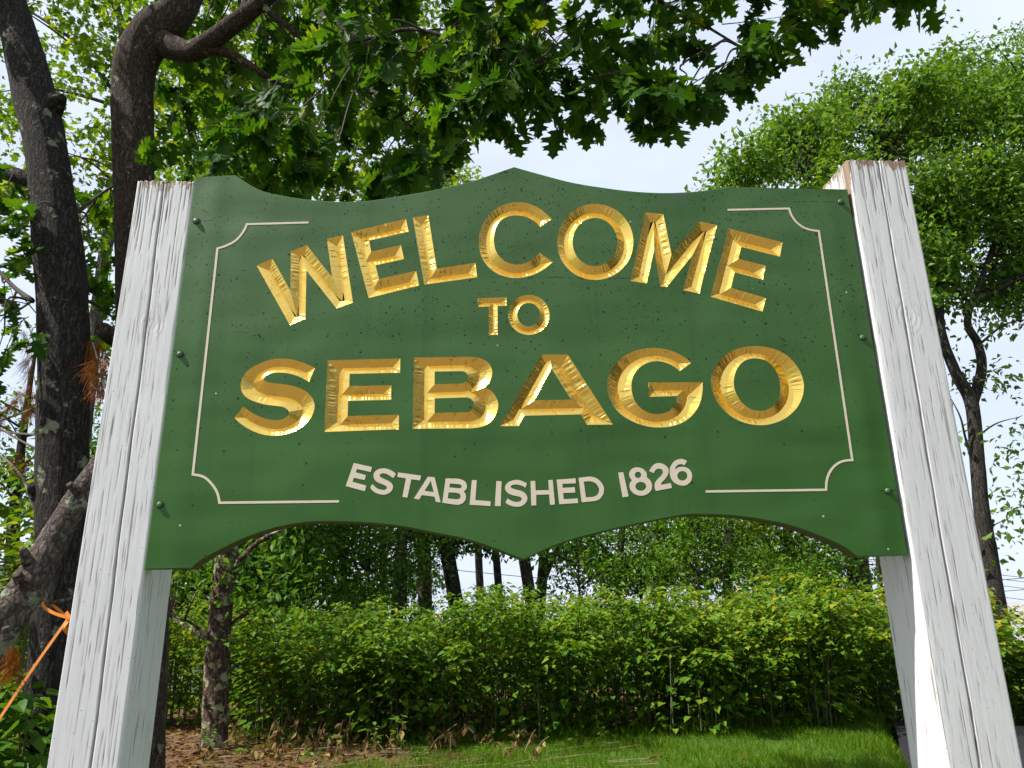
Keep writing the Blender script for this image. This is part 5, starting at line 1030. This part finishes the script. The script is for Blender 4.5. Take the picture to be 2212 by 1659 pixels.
# taller shoots and shrubs at the ends
s1 = tag(empty('leafy_shrub', (-4.4, 11.2, 0)), 'bright leafy shrub between the left post and the lichen-spotted tree', 'shrub')
knot_stems(90, (-6.4, -3.4), (10.2, 12.4), lambda x, y: 1.75, s1, 0, 0.55, 0.11, 5)
s2 = tag(empty('leafy_shrub', (6.2, 13.3, 0)), 'taller pointed shrub rising behind the thicket left of the right post', 'shrub')
knot_stems(46, (5.4, 7.2), (12.9, 13.7), lambda x, y: 2.75-0.9*abs(x-6.35), s2, 0, 0.36, 0.10, 7)
s3 = tag(empty('leafy_shrub', (-4.5, 4.5, 0)), 'broad-leaved shrub at the lower left edge beside the fallen limb', 'shrub')
knot_stems(80, (-6.2, -3.55), (3.4, 5.8), lambda x, y: 2.9, s3, 60, 0.58, 0.13, 9)
s4 = tag(empty('leafy_shrub', (-2.8, 2.8, 0)), 'low dark shrub at the foot of the leaning oak', 'shrub')
knot_stems(34, (-3.15, -2.5), (2.3, 3.3), lambda x, y: 1.25, s4, 0, 0.25, 0.12, 11)

# ------------------------------------------------------------------ grass, litter, dead stalks
n = 60000
x = rg.uniform(-3.2, 6.5, n); y = 5.6+rg.beta(1.0, 1.2, n)*3.9
keep = rg.random(n) < np.clip((x+1.9+0.5*np.sin(y*2.3)+0.4*np.sin(x*5+y*3))*0.8, 0.10, 1)
patch = np.sin(x*2.1+1)*np.sin(y*2.7+x)+0.4*np.sin(x*6.3); x, y, patch = x[keep], y[keep], patch[keep]; n = len(x)
blade = (np.array([(-0.035, 0, 0), (0.035, 0, 0), (0.022, 0.6, 0.08), (-0.022, 0.6, 0.08), (0, 1, 0.25)], float), [(0, 1, 2), (0, 2, 3), (3, 2, 4)])
M_grass = leaf_mat('grass_blade', [(0.035, 0.095, 0.004), (0.055, 0.13, 0.006), (0.085, 0.16, 0.010), (0.17, 0.16, 0.05)], 0.45, 0.5, 0.3)
tall = np.where(y > 8.5, 0.16, 0.085)*(1+0.25*patch)
tag(scatter('grass', blade, np.stack([x, y, gz(x, y)-0.005], 1), np.stack([rg.normal(0, 0.35, n), rg.normal(0, 0.35, n), np.ones(n)], 1), rg.normal(0, 1, (n, 3)), tall*rg.uniform(0.6, 1.3, n),
            np.clip(0.35+0.12*patch+rg.normal(0, 0.16, n)+0.5*(rg.random(n) < 0.05), 0, 1), M_grass), 'short mown grass in front of the thicket', 'grass', kind='stuff')
n = 5200
x = rg.uniform(-5.5, 3.0, n); y = rg.uniform(5.6, 10.4, n); k = rg.random(n) < np.clip(0.60-0.40*(x+1.6), 0.03, 1); x, y = x[k], y[k]; n = len(x)
M_dry = leaf_mat('dry_leaf', [(0.035, 0.018, 0.009), (0.075, 0.040, 0.020), (0.13, 0.085, 0.045), (0.20, 0.155, 0.09)], 0.2, 0.7, 0.2)
tag(scatter('leaf_litter', OVAL, np.stack([x, y, gz(x, y)+rg.uniform(0.005, 0.04, n)], 1), np.stack([rg.normal(0, 1, n), rg.normal(0, 1, n), rg.normal(0, 0.25, n)], 1),
            rg.normal(0, 0.5, (n, 3))+np.array([0, 0, 1.0]), rg.uniform(0.05, 0.12, n), rg.normal(0.45, 0.28, n), M_dry), 'brown dead leaves littering the bare ground', 'leaf litter', kind='stuff')
# dead knotweed canes with withered leaves, and young green weeds among them
M_cane = plain('dry_cane', (0.22, 0.16, 0.09), 0.8, var=0.35, scale=6)
a = Acc(); L = Leaves(); root = tag(empty('dead_weeds', (-0.8, 8.4, 0)), 'withered tan weed stalks standing along the foot of the thicket', 'dead weeds', kind='stuff')
for _ in range(85):
    x0 = rg.uniform(-3.2, 0.6); y0 = rg.uniform(7.2, 8.9); h = rg.uniform(0.12, 0.42)*(1 if x0 < 0 else 0.7); g = float(gz(x0, y0)); e = np.array([x0+rg.normal(0, 0.14), y0+rg.normal(0, 0.12), g+h])
    v, f = tube([(x0, y0, g-0.02), (x0*0.4+e[0]*0.6, y0*0.4+e[1]*0.6, g+h*0.7), e], [0.004, 0.003, 0.002], 4, 6, cap=False); a.add(v, f)
    k = rg.integers(4, 9); t = rg.uniform(0.25, 1, k)[:, None]
    L.many(np.array([x0, y0, g])*(1-t)+e*t, np.stack([rg.normal(0, 0.6, k), rg.normal(0, 0.6, k), rg.uniform(-1.3, -0.2, k)], 1), rg.normal(0, 1, (k, 3)), rg.uniform(0.06, 0.12, k), rg.normal(0.6, 0.25, k))
for _ in range(160):                                     # canes lying flat
    x0 = rg.uniform(-4.8, 1.6); y0 = rg.uniform(5.8, 9.2); an = rg.normal(0.1, 0.5); l = rg.uniform(0.15, 0.6); g = float(gz(x0, y0))+0.025
    v, f = tube([(x0, y0, g), (x0+l*math.cos(an), y0+l*math.sin(an), g+rg.uniform(-0.01, 0.05))], [0.004, 0.003], 4, 4, cap=False); a.add(v, f)
a.build('canes', M_cane, root)['kind'] = 'stuff'
P, D, U, S, T = L.arr(); scatter('leaves', OVAL, P, D, U, S, T, M_dry, root)['kind'] = 'stuff'
M_weed = leaf_mat('weed_leaf', [(0.04, 0.10, 0.02), (0.07, 0.15, 0.03), (0.12, 0.20, 0.04)], 0.4, 0.45)
def weed(x0, y0, h, k, label, wide=0.5, sz=0.07):
    g = float(gz(x0, y0)); root = tag(empty('weed', (x0, y0, g)), label, 'weed', 'young weeds on the littered ground'); a = Acc()
    v, f = tube([(x0, y0, g-0.02), (x0+0.01, y0, g+h*0.5), (x0+0.03, y0-0.02, g+h)], [0.005, 0.004, 0.002], 5, 7, cap=False); a.add(v, f); a.build('stem', M_stem, root)
    t = rg.uniform(0.25, 1, k); an = rg.uniform(0, 6.28, k)
    D = np.stack([np.cos(an), np.sin(an), rg.uniform(-0.2, 0.5, k)], 1)
    scatter('foliage', OVAL, np.stack([x0+0.03*t, y0-0.02*t, g+h*t], 1)+D*wide*0.05, D, rg.normal(0, 0.3, (k, 3))+np.array([0, 0, 1.0]), rg.uniform(0.7, 1.2, k)*sz, rg.normal(0.5, 0.2, k), M_weed, root)['kind'] = 'stuff'
for px, py, h, k, sz, lab in ((448, 1640, 0.30, 26, 0.07, 'pale weed at the foot of the lichen-spotted tree'), (520, 1650, 0.18, 16, 0.09, 'low broad weed just right of the lichen-spotted tree'), (855, 1635, 0.46, 18, 0.09, 'upright green weed among the withered stalks below WELCOME'),
                              (805, 1630, 0.34, 14, 0.09, 'smaller green weed left of the upright one among dead stalks'), (1035, 1640, 0.20, 16, 0.08, 'young weed where the litter meets the grass'), (905, 1655, 0.20, 22, 0.06, 'feathery pale weed at the bottom edge among dead leaves'),
                              (660, 1652, 0.16, 14, 0.07, 'tiny weed in the leaf litter at the bottom edge'), (1300, 1600, 0.22, 12, 0.08, 'single broad-leaved weed at the thicket foot in the grass')):
    p = at(px, py, 8.0); tt = CAM[2]/(CAM[2]-p[2]); q = CAM+(p-CAM)*tt; weed(q[0], q[1], h, k, lab, sz=sz)

# ------------------------------------------------------------------ fallen pine limb with dead needles, orange strap
M_log = bark_mat('fallen_limb_bark', (0.045, 0.034, 0.028), (0.22, 0.175, 0.15), lichen=0.8, stretch=0.6, scale=34, lichen_col=(0.34, 0.38, 0.26))
pine = tag(empty('fallen_pine_limb', tuple(at(-30, 1420, 2.1))), 'broken pine limb leaning against the oak, hung with dead orange needles', 'fallen limb')
a = Acc(); v, f = tube([at(-160, 1640, 1.9), at(-70, 1480, 1.95), at(10, 1345, 2.0), at(65, 1262, 2.05), at(110, 1180, 2.1), at(150, 1105, 2.15), at(190, 1045, 2.2), at(240, 975, 2.3), at(262, 930, 2.35)],
                       [0.105, 0.10, 0.094, 0.086, 0.078, 0.070, 0.065, 0.062, 0.06], 26, 90, 0.06, 61); a.add(v, f); a.build('trunk', M_log, pine, smooth=True)
for P, r_ in (([at(60, 1215, 2.0), at(52, 1195, 1.97), at(48, 1185, 1.95)], [0.03, 0.022, 0.014]), ([at(45, 1255, 1.95), at(35, 1240, 1.92)], [0.028, 0.02]), ([at(18, 1380, 1.9), at(12, 1355, 1.87)], [0.026, 0.016]),
              ([at(165, 1060, 2.1), at(150, 1045, 2.05)], [0.024, 0.016]), ([at(190, 1278, 2.15), at(140, 1296, 2.05), at(96, 1303, 2.0)], [0.012, 0.010, 0.007])):
    a = Acc(); v, f = tube(P, r_, 9, 8, 0.06, 3); a.add(v, f); a.build('branch_stub', M_log, pine, smooth=True)
a = Acc()
for P in ([at(250, 880, 3.6), at(160, 800, 3.7), at(90, 770, 3.8), at(60, 700, 3.9)], [at(100, 870, 3.6), at(40, 895, 3.6), at(-30, 920, 3.7)], [at(100, 940, 3.5), at(30, 935, 3.5), at(-40, 920, 3.5)], [at(180, 1010, 3.4), at(60, 960, 3.4), at(-40, 900, 3.4)],
          [at(255, 905, 2.4), at(230, 850, 2.6), at(215, 790, 2.8), at(200, 740, 2.9)], [at(75, 1100, 3.2), at(40, 1020, 3.3), at(-30, 960, 3.4)]):
    v, f = tube(P, [0.010, 0.008, 0.004], 5, 14, 0.05, 2); a.add(v, f)
tag(a.build('bare_twigs', plain('grey_twig', (0.22, 0.19, 0.17), 0.9), pine), kind='stuff')
M_needle = leaf_mat('dead_needle', [(0.075, 0.022, 0.006), (0.16, 0.050, 0.012), (0.24, 0.095, 0.025)], 0.25, 0.6, 0.2)
needle = (np.array([(-0.008, 0, 0), (0.008, 0, 0), (0.006, 1, -0.12), (-0.006, 1, -0.12)], float), [(0, 1, 2), (0, 2, 3)])
tufts = [(px, py, Y) for px, py, Y in ((205, 775, 2.9), (215, 800, 2.8), (225, 820, 2.75), (200, 810, 2.85), (212, 850, 2.75), (228, 770, 2.8), (195, 760, 3.0), (222, 840, 2.7), (205, 835, 2.8), (232, 800, 2.7), (215, 765, 2.9), (198, 790, 3.0), (225, 860, 2.7),
                                       (62, 760, 3.7), (72, 790, 3.7), (58, 800, 3.7), (50, 740, 3.8), (75, 745, 3.8), (66, 820, 3.7), (40, 870, 3.6), (70, 895, 3.6), (64, 860, 3.6), (20, 905, 3.6), (2, 930, 3.6), (32, 890, 3.6), (78, 875, 3.6), (44, 1005, 3.3), (62, 1015, 3.3), (76, 905, 3.6), (28, 1425, 1.75), (35, 1450, 1.75), (15, 1440, 1.75))]
for px, py, Y in tufts:
    k = 46; c = at(px, py-22, Y); ax = unit(np.array([rg.normal(-0.15, 0.3), rg.normal(0, 0.3), -1.0]))
    D = ax+rg.normal(0, 0.22, (k, 3))
    o = scatter('needle_tuft', needle, c+rg.normal(0, 0.012, (k, 3)), D, rg.normal(0, 1, (k, 3)), rg.uniform(0.09, 0.16, k), rg.normal(0.5, 0.25, k), M_needle, pine)

M_strap = plain('orange_strap', (0.55, 0.17, 0.008), 0.7, var=0.25, scale=30)
strap = tag(empty('orange_strap', tuple(at(148, 1335, 1.9))), 'orange strap tied to a twig and pulled taut toward the lower left', 'strap')
def ribbon(P, w, th=0.003):
    C_ = crspline(P, 24); T = np.gradient(C_, axis=0); T /= np.linalg.norm(T, axis=1)[:, None]
    s = np.cross(T, np.array([0.2, 1.0, 0.1])); s /= np.linalg.norm(s, axis=1)[:, None]; nn = np.cross(T, s)
    V = np.concatenate([C_+s*w/2+nn*th/2, C_-s*w/2+nn*th/2, C_-s*w/2-nn*th/2, C_+s*w/2-nn*th/2]); m = 24; F = []
    for i in range(m-1):
        for q in range(4): r_ = (q+1) % 4; F.append((q*m+i, q*m+i+1, r_*m+i+1, r_*m+i))
    F += [(0, m, 2*m, 3*m), (m-1, 4*m-1, 3*m-1, 2*m-1)]
    return V, F
for nm, P, w in (('taut_strap', [at(146, 1338, 1.9), at(70, 1446, 1.85), at(-20, 1582, 1.8), at(-120, 1740, 1.75)], 0.014), ('strap_loop', [at(146, 1334, 1.9), at(118, 1325, 1.94), at(96, 1312, 1.98), at(94, 1300, 2.0), at(112, 1306, 2.03), at(146, 1334, 2.0)], 0.014),
                 ('strap_knot', [at(143, 1322, 1.89), at(150, 1336, 1.88), at(144, 1350, 1.89), at(150, 1362, 1.9)], 0.018), ('strap_tail', [at(148, 1340, 1.89), at(138, 1355, 1.87), at(146, 1368, 1.88), at(152, 1378, 1.9)], 0.018)):
    a = Acc(); v, f = ribbon(P, w); a.add(v, f); a.build(nm, M_strap, strap)

# ------------------------------------------------------------------ car, house, cables, markers
def car():
    M_body = plain('dark_car_paint', (0.045, 0.043, 0.05), 0.22, 0.55, var=0.05); M_glass = plain('car_glass', (0.01, 0.012, 0.014), 0.05); M_tyre = plain('car_tyre', (0.018, 0.018, 0.018), 0.85)
    M_rim = plain('car_rim', (0.45, 0.45, 0.46), 0.3, 0.9); M_lamp = plain('headlight_glass', (0.6, 0.62, 0.64), 0.08); M_trim = plain('black_car_trim', (0.012, 0.012, 0.012), 0.6)
    x0, y0, w = 0.0, -0.89, 1.78
    root = tag(empty('parked_car', (0, 0, 0)), 'dark grey car parked on lower ground behind the right post', 'car')
    side = [(0.02, 0.28), (0.0, 0.50), (0.08, 0.64), (0.35, 0.74), (0.85, 0.83), (1.25, 0.90), (1.9, 0.96), (3.6, 1.0), (4.25, 0.98), (4.42, 0.80), (4.45, 0.35), (4.3, 0.24), (0.3, 0.22)]
    def loft(outline, ys):
        n = len(outline); V = []; 
        for yy, ins, lo in ys: V += [(x0+px+(0.0 if px > 2 else 1)*ins*0.6-(ins*0.6 if px > 2 else 0), yy, pz-lo*(pz > 0.6)) for px, pz in outline]
        F = [(r*n+i, r*n+(i+1) % n, (r+1)*n+(i+1) % n, (r+1)*n+i) for r in range(len(ys)-1) for i in range(n)]
        F += [tuple(range(n-1, -1, -1)), tuple((len(ys)-1)*n+i for i in range(n))]; return V, F
    a = Acc(); v, f = loft(side, [(y0, 0.16, 0.10), (y0+0.05, 0.06, 0.045), (y0+0.2, 0.02, 0.0), (y0+w/2, -0.03, -0.015), (y0+w-0.2, 0.02, 0.0), (y0+w-0.05, 0.06, 0.045), (y0+w, 0.16, 0.10)]); a.add(v, f)
    body = a.build('body', M_body, root, smooth=True)
    md = body.modifiers.new('edge', 'EDGE_SPLIT'); md.split_angle = R(38)
    cab = [(1.35, 0.90), (1.95, 1.32), (2.3, 1.42), (3.1, 1.42), (3.5, 1.36), (4.05, 0.98)]
    a = Acc(); v, f = loft(cab, [(y0+0.08, 0.1, 0), (y0+0.22, 0.0, -0.01), (y0+w-0.22, 0.0, -0.01), (y0+w-0.08, 0.1, 0)]); a.add(v, f); cabn = a.build('cabin', M_body, root, smooth=False)
    for q in ([(1.47, 0.97), (1.98, 1.31), (1.98, 1.31), (1.47, 0.97)],):
        a = Acc(); a.add([(x0+1.40, y0+0.26, 0.955), (x0+1.40, y0+w-0.26, 0.955), (x0+1.935, y0+w-0.32, 1.325), (x0+1.935, y0+0.32, 1.325)], [(0, 1, 2, 3)]); a.build('windscreen', M_glass, cabn)
    for yy, s in ((y0+0.062, 1), (y0+w-0.062, -1)):
        for pts in ([(1.62, 1.0), (2.02, 1.29), (2.35, 1.35), (2.62, 1.35), (2.62, 1.0)], [(2.7, 1.0), (2.7, 1.35), (3.1, 1.35), (3.45, 1.29), (3.8, 1.0)]):
            a = Acc(); a.add([(x0+px, yy+0.13*s*(pz-1.0)*0.6, pz) for px, pz in pts], [tuple(range(len(pts)))]); a.build('side_window', M_glass, cabn)
    for wx in (0.85, 3.55):
        for yy in (y0+0.02, y0+w-0.22):
            nseg = 24; an = np.linspace(0, 2*np.pi, nseg, endpoint=False); a = Acc(); V = []
            for r_, dy in ((0.20, 0.0), (0.31, 0.01), (0.32, 0.04), (0.32, 0.16), (0.31, 0.19), (0.20, 0.20)): V += [(x0+wx+r_*math.cos(t), yy+dy, 0.32+r_*math.sin(t)) for t in an]
            a.add(V, [(r*nseg+i, r*nseg+(i+1) % nseg, (r+1)*nseg+(i+1) % nseg, (r+1)*nseg+i) for r in range(5) for i in range(nseg)])
            wh = a.build('wheel', M_tyre, root, smooth=True); a = Acc(); V = [(x0+wx, yy+0.02, 0.32)]+[(x0+wx+0.2*math.cos(t), yy+0.05, 0.32+0.2*math.sin(t)) for t in an]
            a.add(V, [(0, 1+i, 1+(i+1) % nseg) for i in range(nseg)]); a.build('rim', M_rim, wh)
    for yy in (y0+0.14, y0+w-0.50):
        a = Acc(); v, f = box((x0+0.035, yy, 0.56), (x0+0.20, yy+0.36, 0.67)); a.add(v, f); a.build('headlight', M_lamp, root)
    a = Acc(); v, f = box((x0-0.035, y0+0.55, 0.40), (x0+0.05, y0+w-0.55, 0.54)); a.add(v, f); a.build('grille', M_trim, root)
    root.location = (4.85, 5.4, float(gz(7.2, 7.2))+0.02); root.rotation_euler = (0, 0, R(62))
car()

def house():
    M_roof = plain('grey_shingle', (0.30, 0.28, 0.28), 0.9, var=0.15, scale=3); M_wall = plain('white_clapboard', (0.72, 0.72, 0.70), 0.7); M_cop = plain('copper_vane', (0.45, 0.16, 0.05), 0.5, 0.6)
    M_cup = plain('cupola_roof', (0.09, 0.065, 0.06), 0.6); M_win = plain('house_window', (0.03, 0.04, 0.05), 0.1)
    p = at(2174, 1330, 45); x, y, zr = p[0], 45.0, at(2174, 1303, 45)[2]; g = float(gz(x, 50))-0.5
    root = tag(empty('house', (x, y+4, g)), 'distant white house with grey roof and a cupola beyond the right post', 'house')
    hw, hd = 11, 4.5; eave = zr-2.6
    a = Acc(); v, f = box((x-1.0, y, g), (x+2*hw, y+2*hd, eave)); a.add(v, f)
    for xx in (x-1.0, x+2*hw): a.add([(xx, y, eave), (xx, y+2*hd, eave), (xx, y+hd, zr)], [(0, 1, 2)])
    a.build('wall', M_wall, root)
    a = Acc(); e = 0.4
    for s in (-1, 1):
        yy = y+hd+s*(hd+e); V = [(x-1-e, yy, eave-0.22), (x+2*hw+e, yy, eave-0.22), (x+2*hw+e, y+hd, zr+0.05), (x-1-e, y+hd, zr+0.05)]
        V2 = [(q[0], q[1], q[2]-0.14) for q in V]; a.add(V+V2, [(0, 1, 2, 3), (7, 6, 5, 4), (0, 4, 5, 1), (0, 3, 7, 4), (1, 5, 6, 2)])
    roof = a.build('roof', M_roof, root)
    cx, cy_ = x+0.35, y+hd; c0 = zr-0.5
    a = Acc(); v, f = box((cx-0.42, cy_-0.42, c0-0.4), (cx+0.42, cy_+0.42, c0+0.40)); a.add(v, f); v, f = box((cx-0.5, cy_-0.5, c0-0.5), (cx+0.5, cy_+0.5, c0-0.3)); a.add(v, f); a.build('cupola', M_wall, root)
    a = Acc(); V = []; pr = [(0.56, 0.38), (0.50, 0.45), (0.28, 0.62), (0.12, 0.85), (0.03, 1.05)]; ng = 8
    for r_, z in pr: V += [(cx+r_*math.cos(t), cy_+r_*math.sin(t), c0+z) for t in np.linspace(0.39, 0.39+2*np.pi, ng, endpoint=False)]
    a.add(V, [(q*ng+i, q*ng+(i+1) % ng, (q+1)*ng+(i+1) % ng, (q+1)*ng+i) for q in range(4) for i in range(ng)]); a.build('cupola_roof', M_cup, root)
    a = Acc(); v, f = tube([(cx, cy_, c0+1.0), (cx, cy_, c0+1.85)], [0.025, 0.015], 6, 4); a.add(v, f); v, f = tube([(cx-0.32, cy_, c0+1.45), (cx+0.32, cy_, c0+1.45)], [0.02, 0.02], 5, 4); a.add(v, f)
    v, f = box((cx-0.3, cy_-0.02, c0+1.38), (cx-0.14, cy_+0.02, c0+1.54)); a.add(v, f); v, f = box((cx-0.12, cy_-0.02, c0+1.55), (cx+0.12, cy_+0.02, c0+1.72)); a.add(v, f); a.build('weathervane', M_cop, root)
    for k in range(5):
        a = Acc(); v, f = box((x+1+k*4, y-0.05, eave-1.9), (x+2.1+k*4, y+0.05, eave-0.5)); a.add(v, f); a.build('window', M_win, root)
house()

M_wire = plain('power_cable', (0.03, 0.03, 0.03), 0.6)
for i, (pa, pb, pc, lab) in enumerate((((2000, 1226), (2170, 1243), (2400, 1270), 'topmost of the four power cables past the right trunk'), ((2000, 1234), (2170, 1252), (2400, 1280), 'second power cable from the top past the right trunk'),
                                       ((2000, 1247), (2170, 1266), (2400, 1296), 'third power cable from the top past the right trunk'), ((2000, 1272), (2175, 1291), (2400, 1322), 'lowest of the four power cables above the far roof'))):
    A_ = at(*pa, 38); B_ = at(*pb, 38); C_ = at(*pc, 38); d = A_-C_
    a = Acc(); v, f = tube([A_+d*3, A_+d*1.2, A_, B_, C_, C_-d*1.2, C_-d*3], [0.016]*7, 5, 60); a.add(v, f); tag(a.build('power_cable', M_wire, smooth=True), lab, 'cable', 'power cables at the right')
for i, (xa, xb, py, lab) in enumerate(((1180, 1560, 1258, 'upper dark cable crossing the wood below the board'), (760, 1560, 1304, 'middle dark cable crossing the wood below the board'), (760, 1560, 1330, 'lowest dark cable just above the thicket top'))):
    A_ = at(xa, py-8, 17.5); B_ = at((xa+xb)/2, py, 17.5); C_ = at(xb, py-6, 17.5); d = (A_-C_)*np.array([1, 1, 0])
    a = Acc(); v, f = tube([A_+d+np.array([0, 0, 0.5]), A_, B_, C_, C_-d+np.array([0, 0, 0.5])], [0.009]*5, 5, 50); a.add(v, f); tag(a.build('utility_cable', M_wire, smooth=True), lab, 'cable', 'cables crossing the wood')
M_or = plain('marker_orange', (0.75, 0.13, 0.02), 0.5)
for px, py, Y, lab in ((1383, 1320, 14.5, 'small orange marker panel above the thicket below 1826'), (1036, 1333, 14.5, 'small orange marker panel in the sky gap below SEBAGO')):
    p = at(px, py, Y); root = tag(empty('marker_post', (p[0], Y, float(gz(p[0], Y)))), lab, 'marker', 'orange markers behind the thicket')
    a = Acc(); v, f = box((p[0]-0.045, Y-0.01, p[2]-0.10), (p[0]+0.045, Y+0.01, p[2]+0.07)); a.add(v, f); a.build('panel', M_or, root)
    a = Acc(); v, f = tube([(p[0], Y+0.015, float(gz(p[0], Y))-0.1), (p[0], Y+0.015, p[2]+0.05)], [0.012, 0.012], 6, 4); a.add(v, f); a.build('stake', M_greybark, root)

# ------------------------------------------------------------------ unseen spruces, added to darken the reflections in the gilding
rg = np.random.default_rng(31)
M_added_spruce = leaf_mat('added_spruce_needle', [(0.008, 0.020, 0.008), (0.014, 0.032, 0.012), (0.020, 0.042, 0.016)], 0.15, 0.6, 0.2)
for x, y, h, lab in ((6.4, -6.2, 8.5, 'unseen spruce added for dark reflections, farthest from the sign'), (7.4, -4.0, 9.0, 'unseen spruce added for dark reflections, second farthest from the sign'), (8.2, -1.8, 9.5, 'unseen spruce added for dark reflections, second nearest the sign'), (8.8, 0.4, 9.0, 'unseen spruce added for dark reflections, nearest the right post')):
    cl = []
    for _ in range(210):
        z = 0.1+(h-0.4)*rg.random()**1.1; w = 2.3*(1-z/h)**0.55+0.15; an = rg.uniform(0, 6.28); rr = w*math.sqrt(rg.uniform(0.15, 1))
        cl.append((x+rr*math.cos(an), y+rr*math.sin(an), z-0.15*rr))
    build_tree('added_spruce', lab, [(x, y, -1.6), (x, y, 1), (x, y, h*0.5), (x, y, h)], [0.22, 0.18, 0.10, 0.02], [], cl, 44, 0.34, 0.17, DIAM, M_added_spruce, M_darkbark, rg, 'unseen spruces added for dark reflections', flat=0.35)
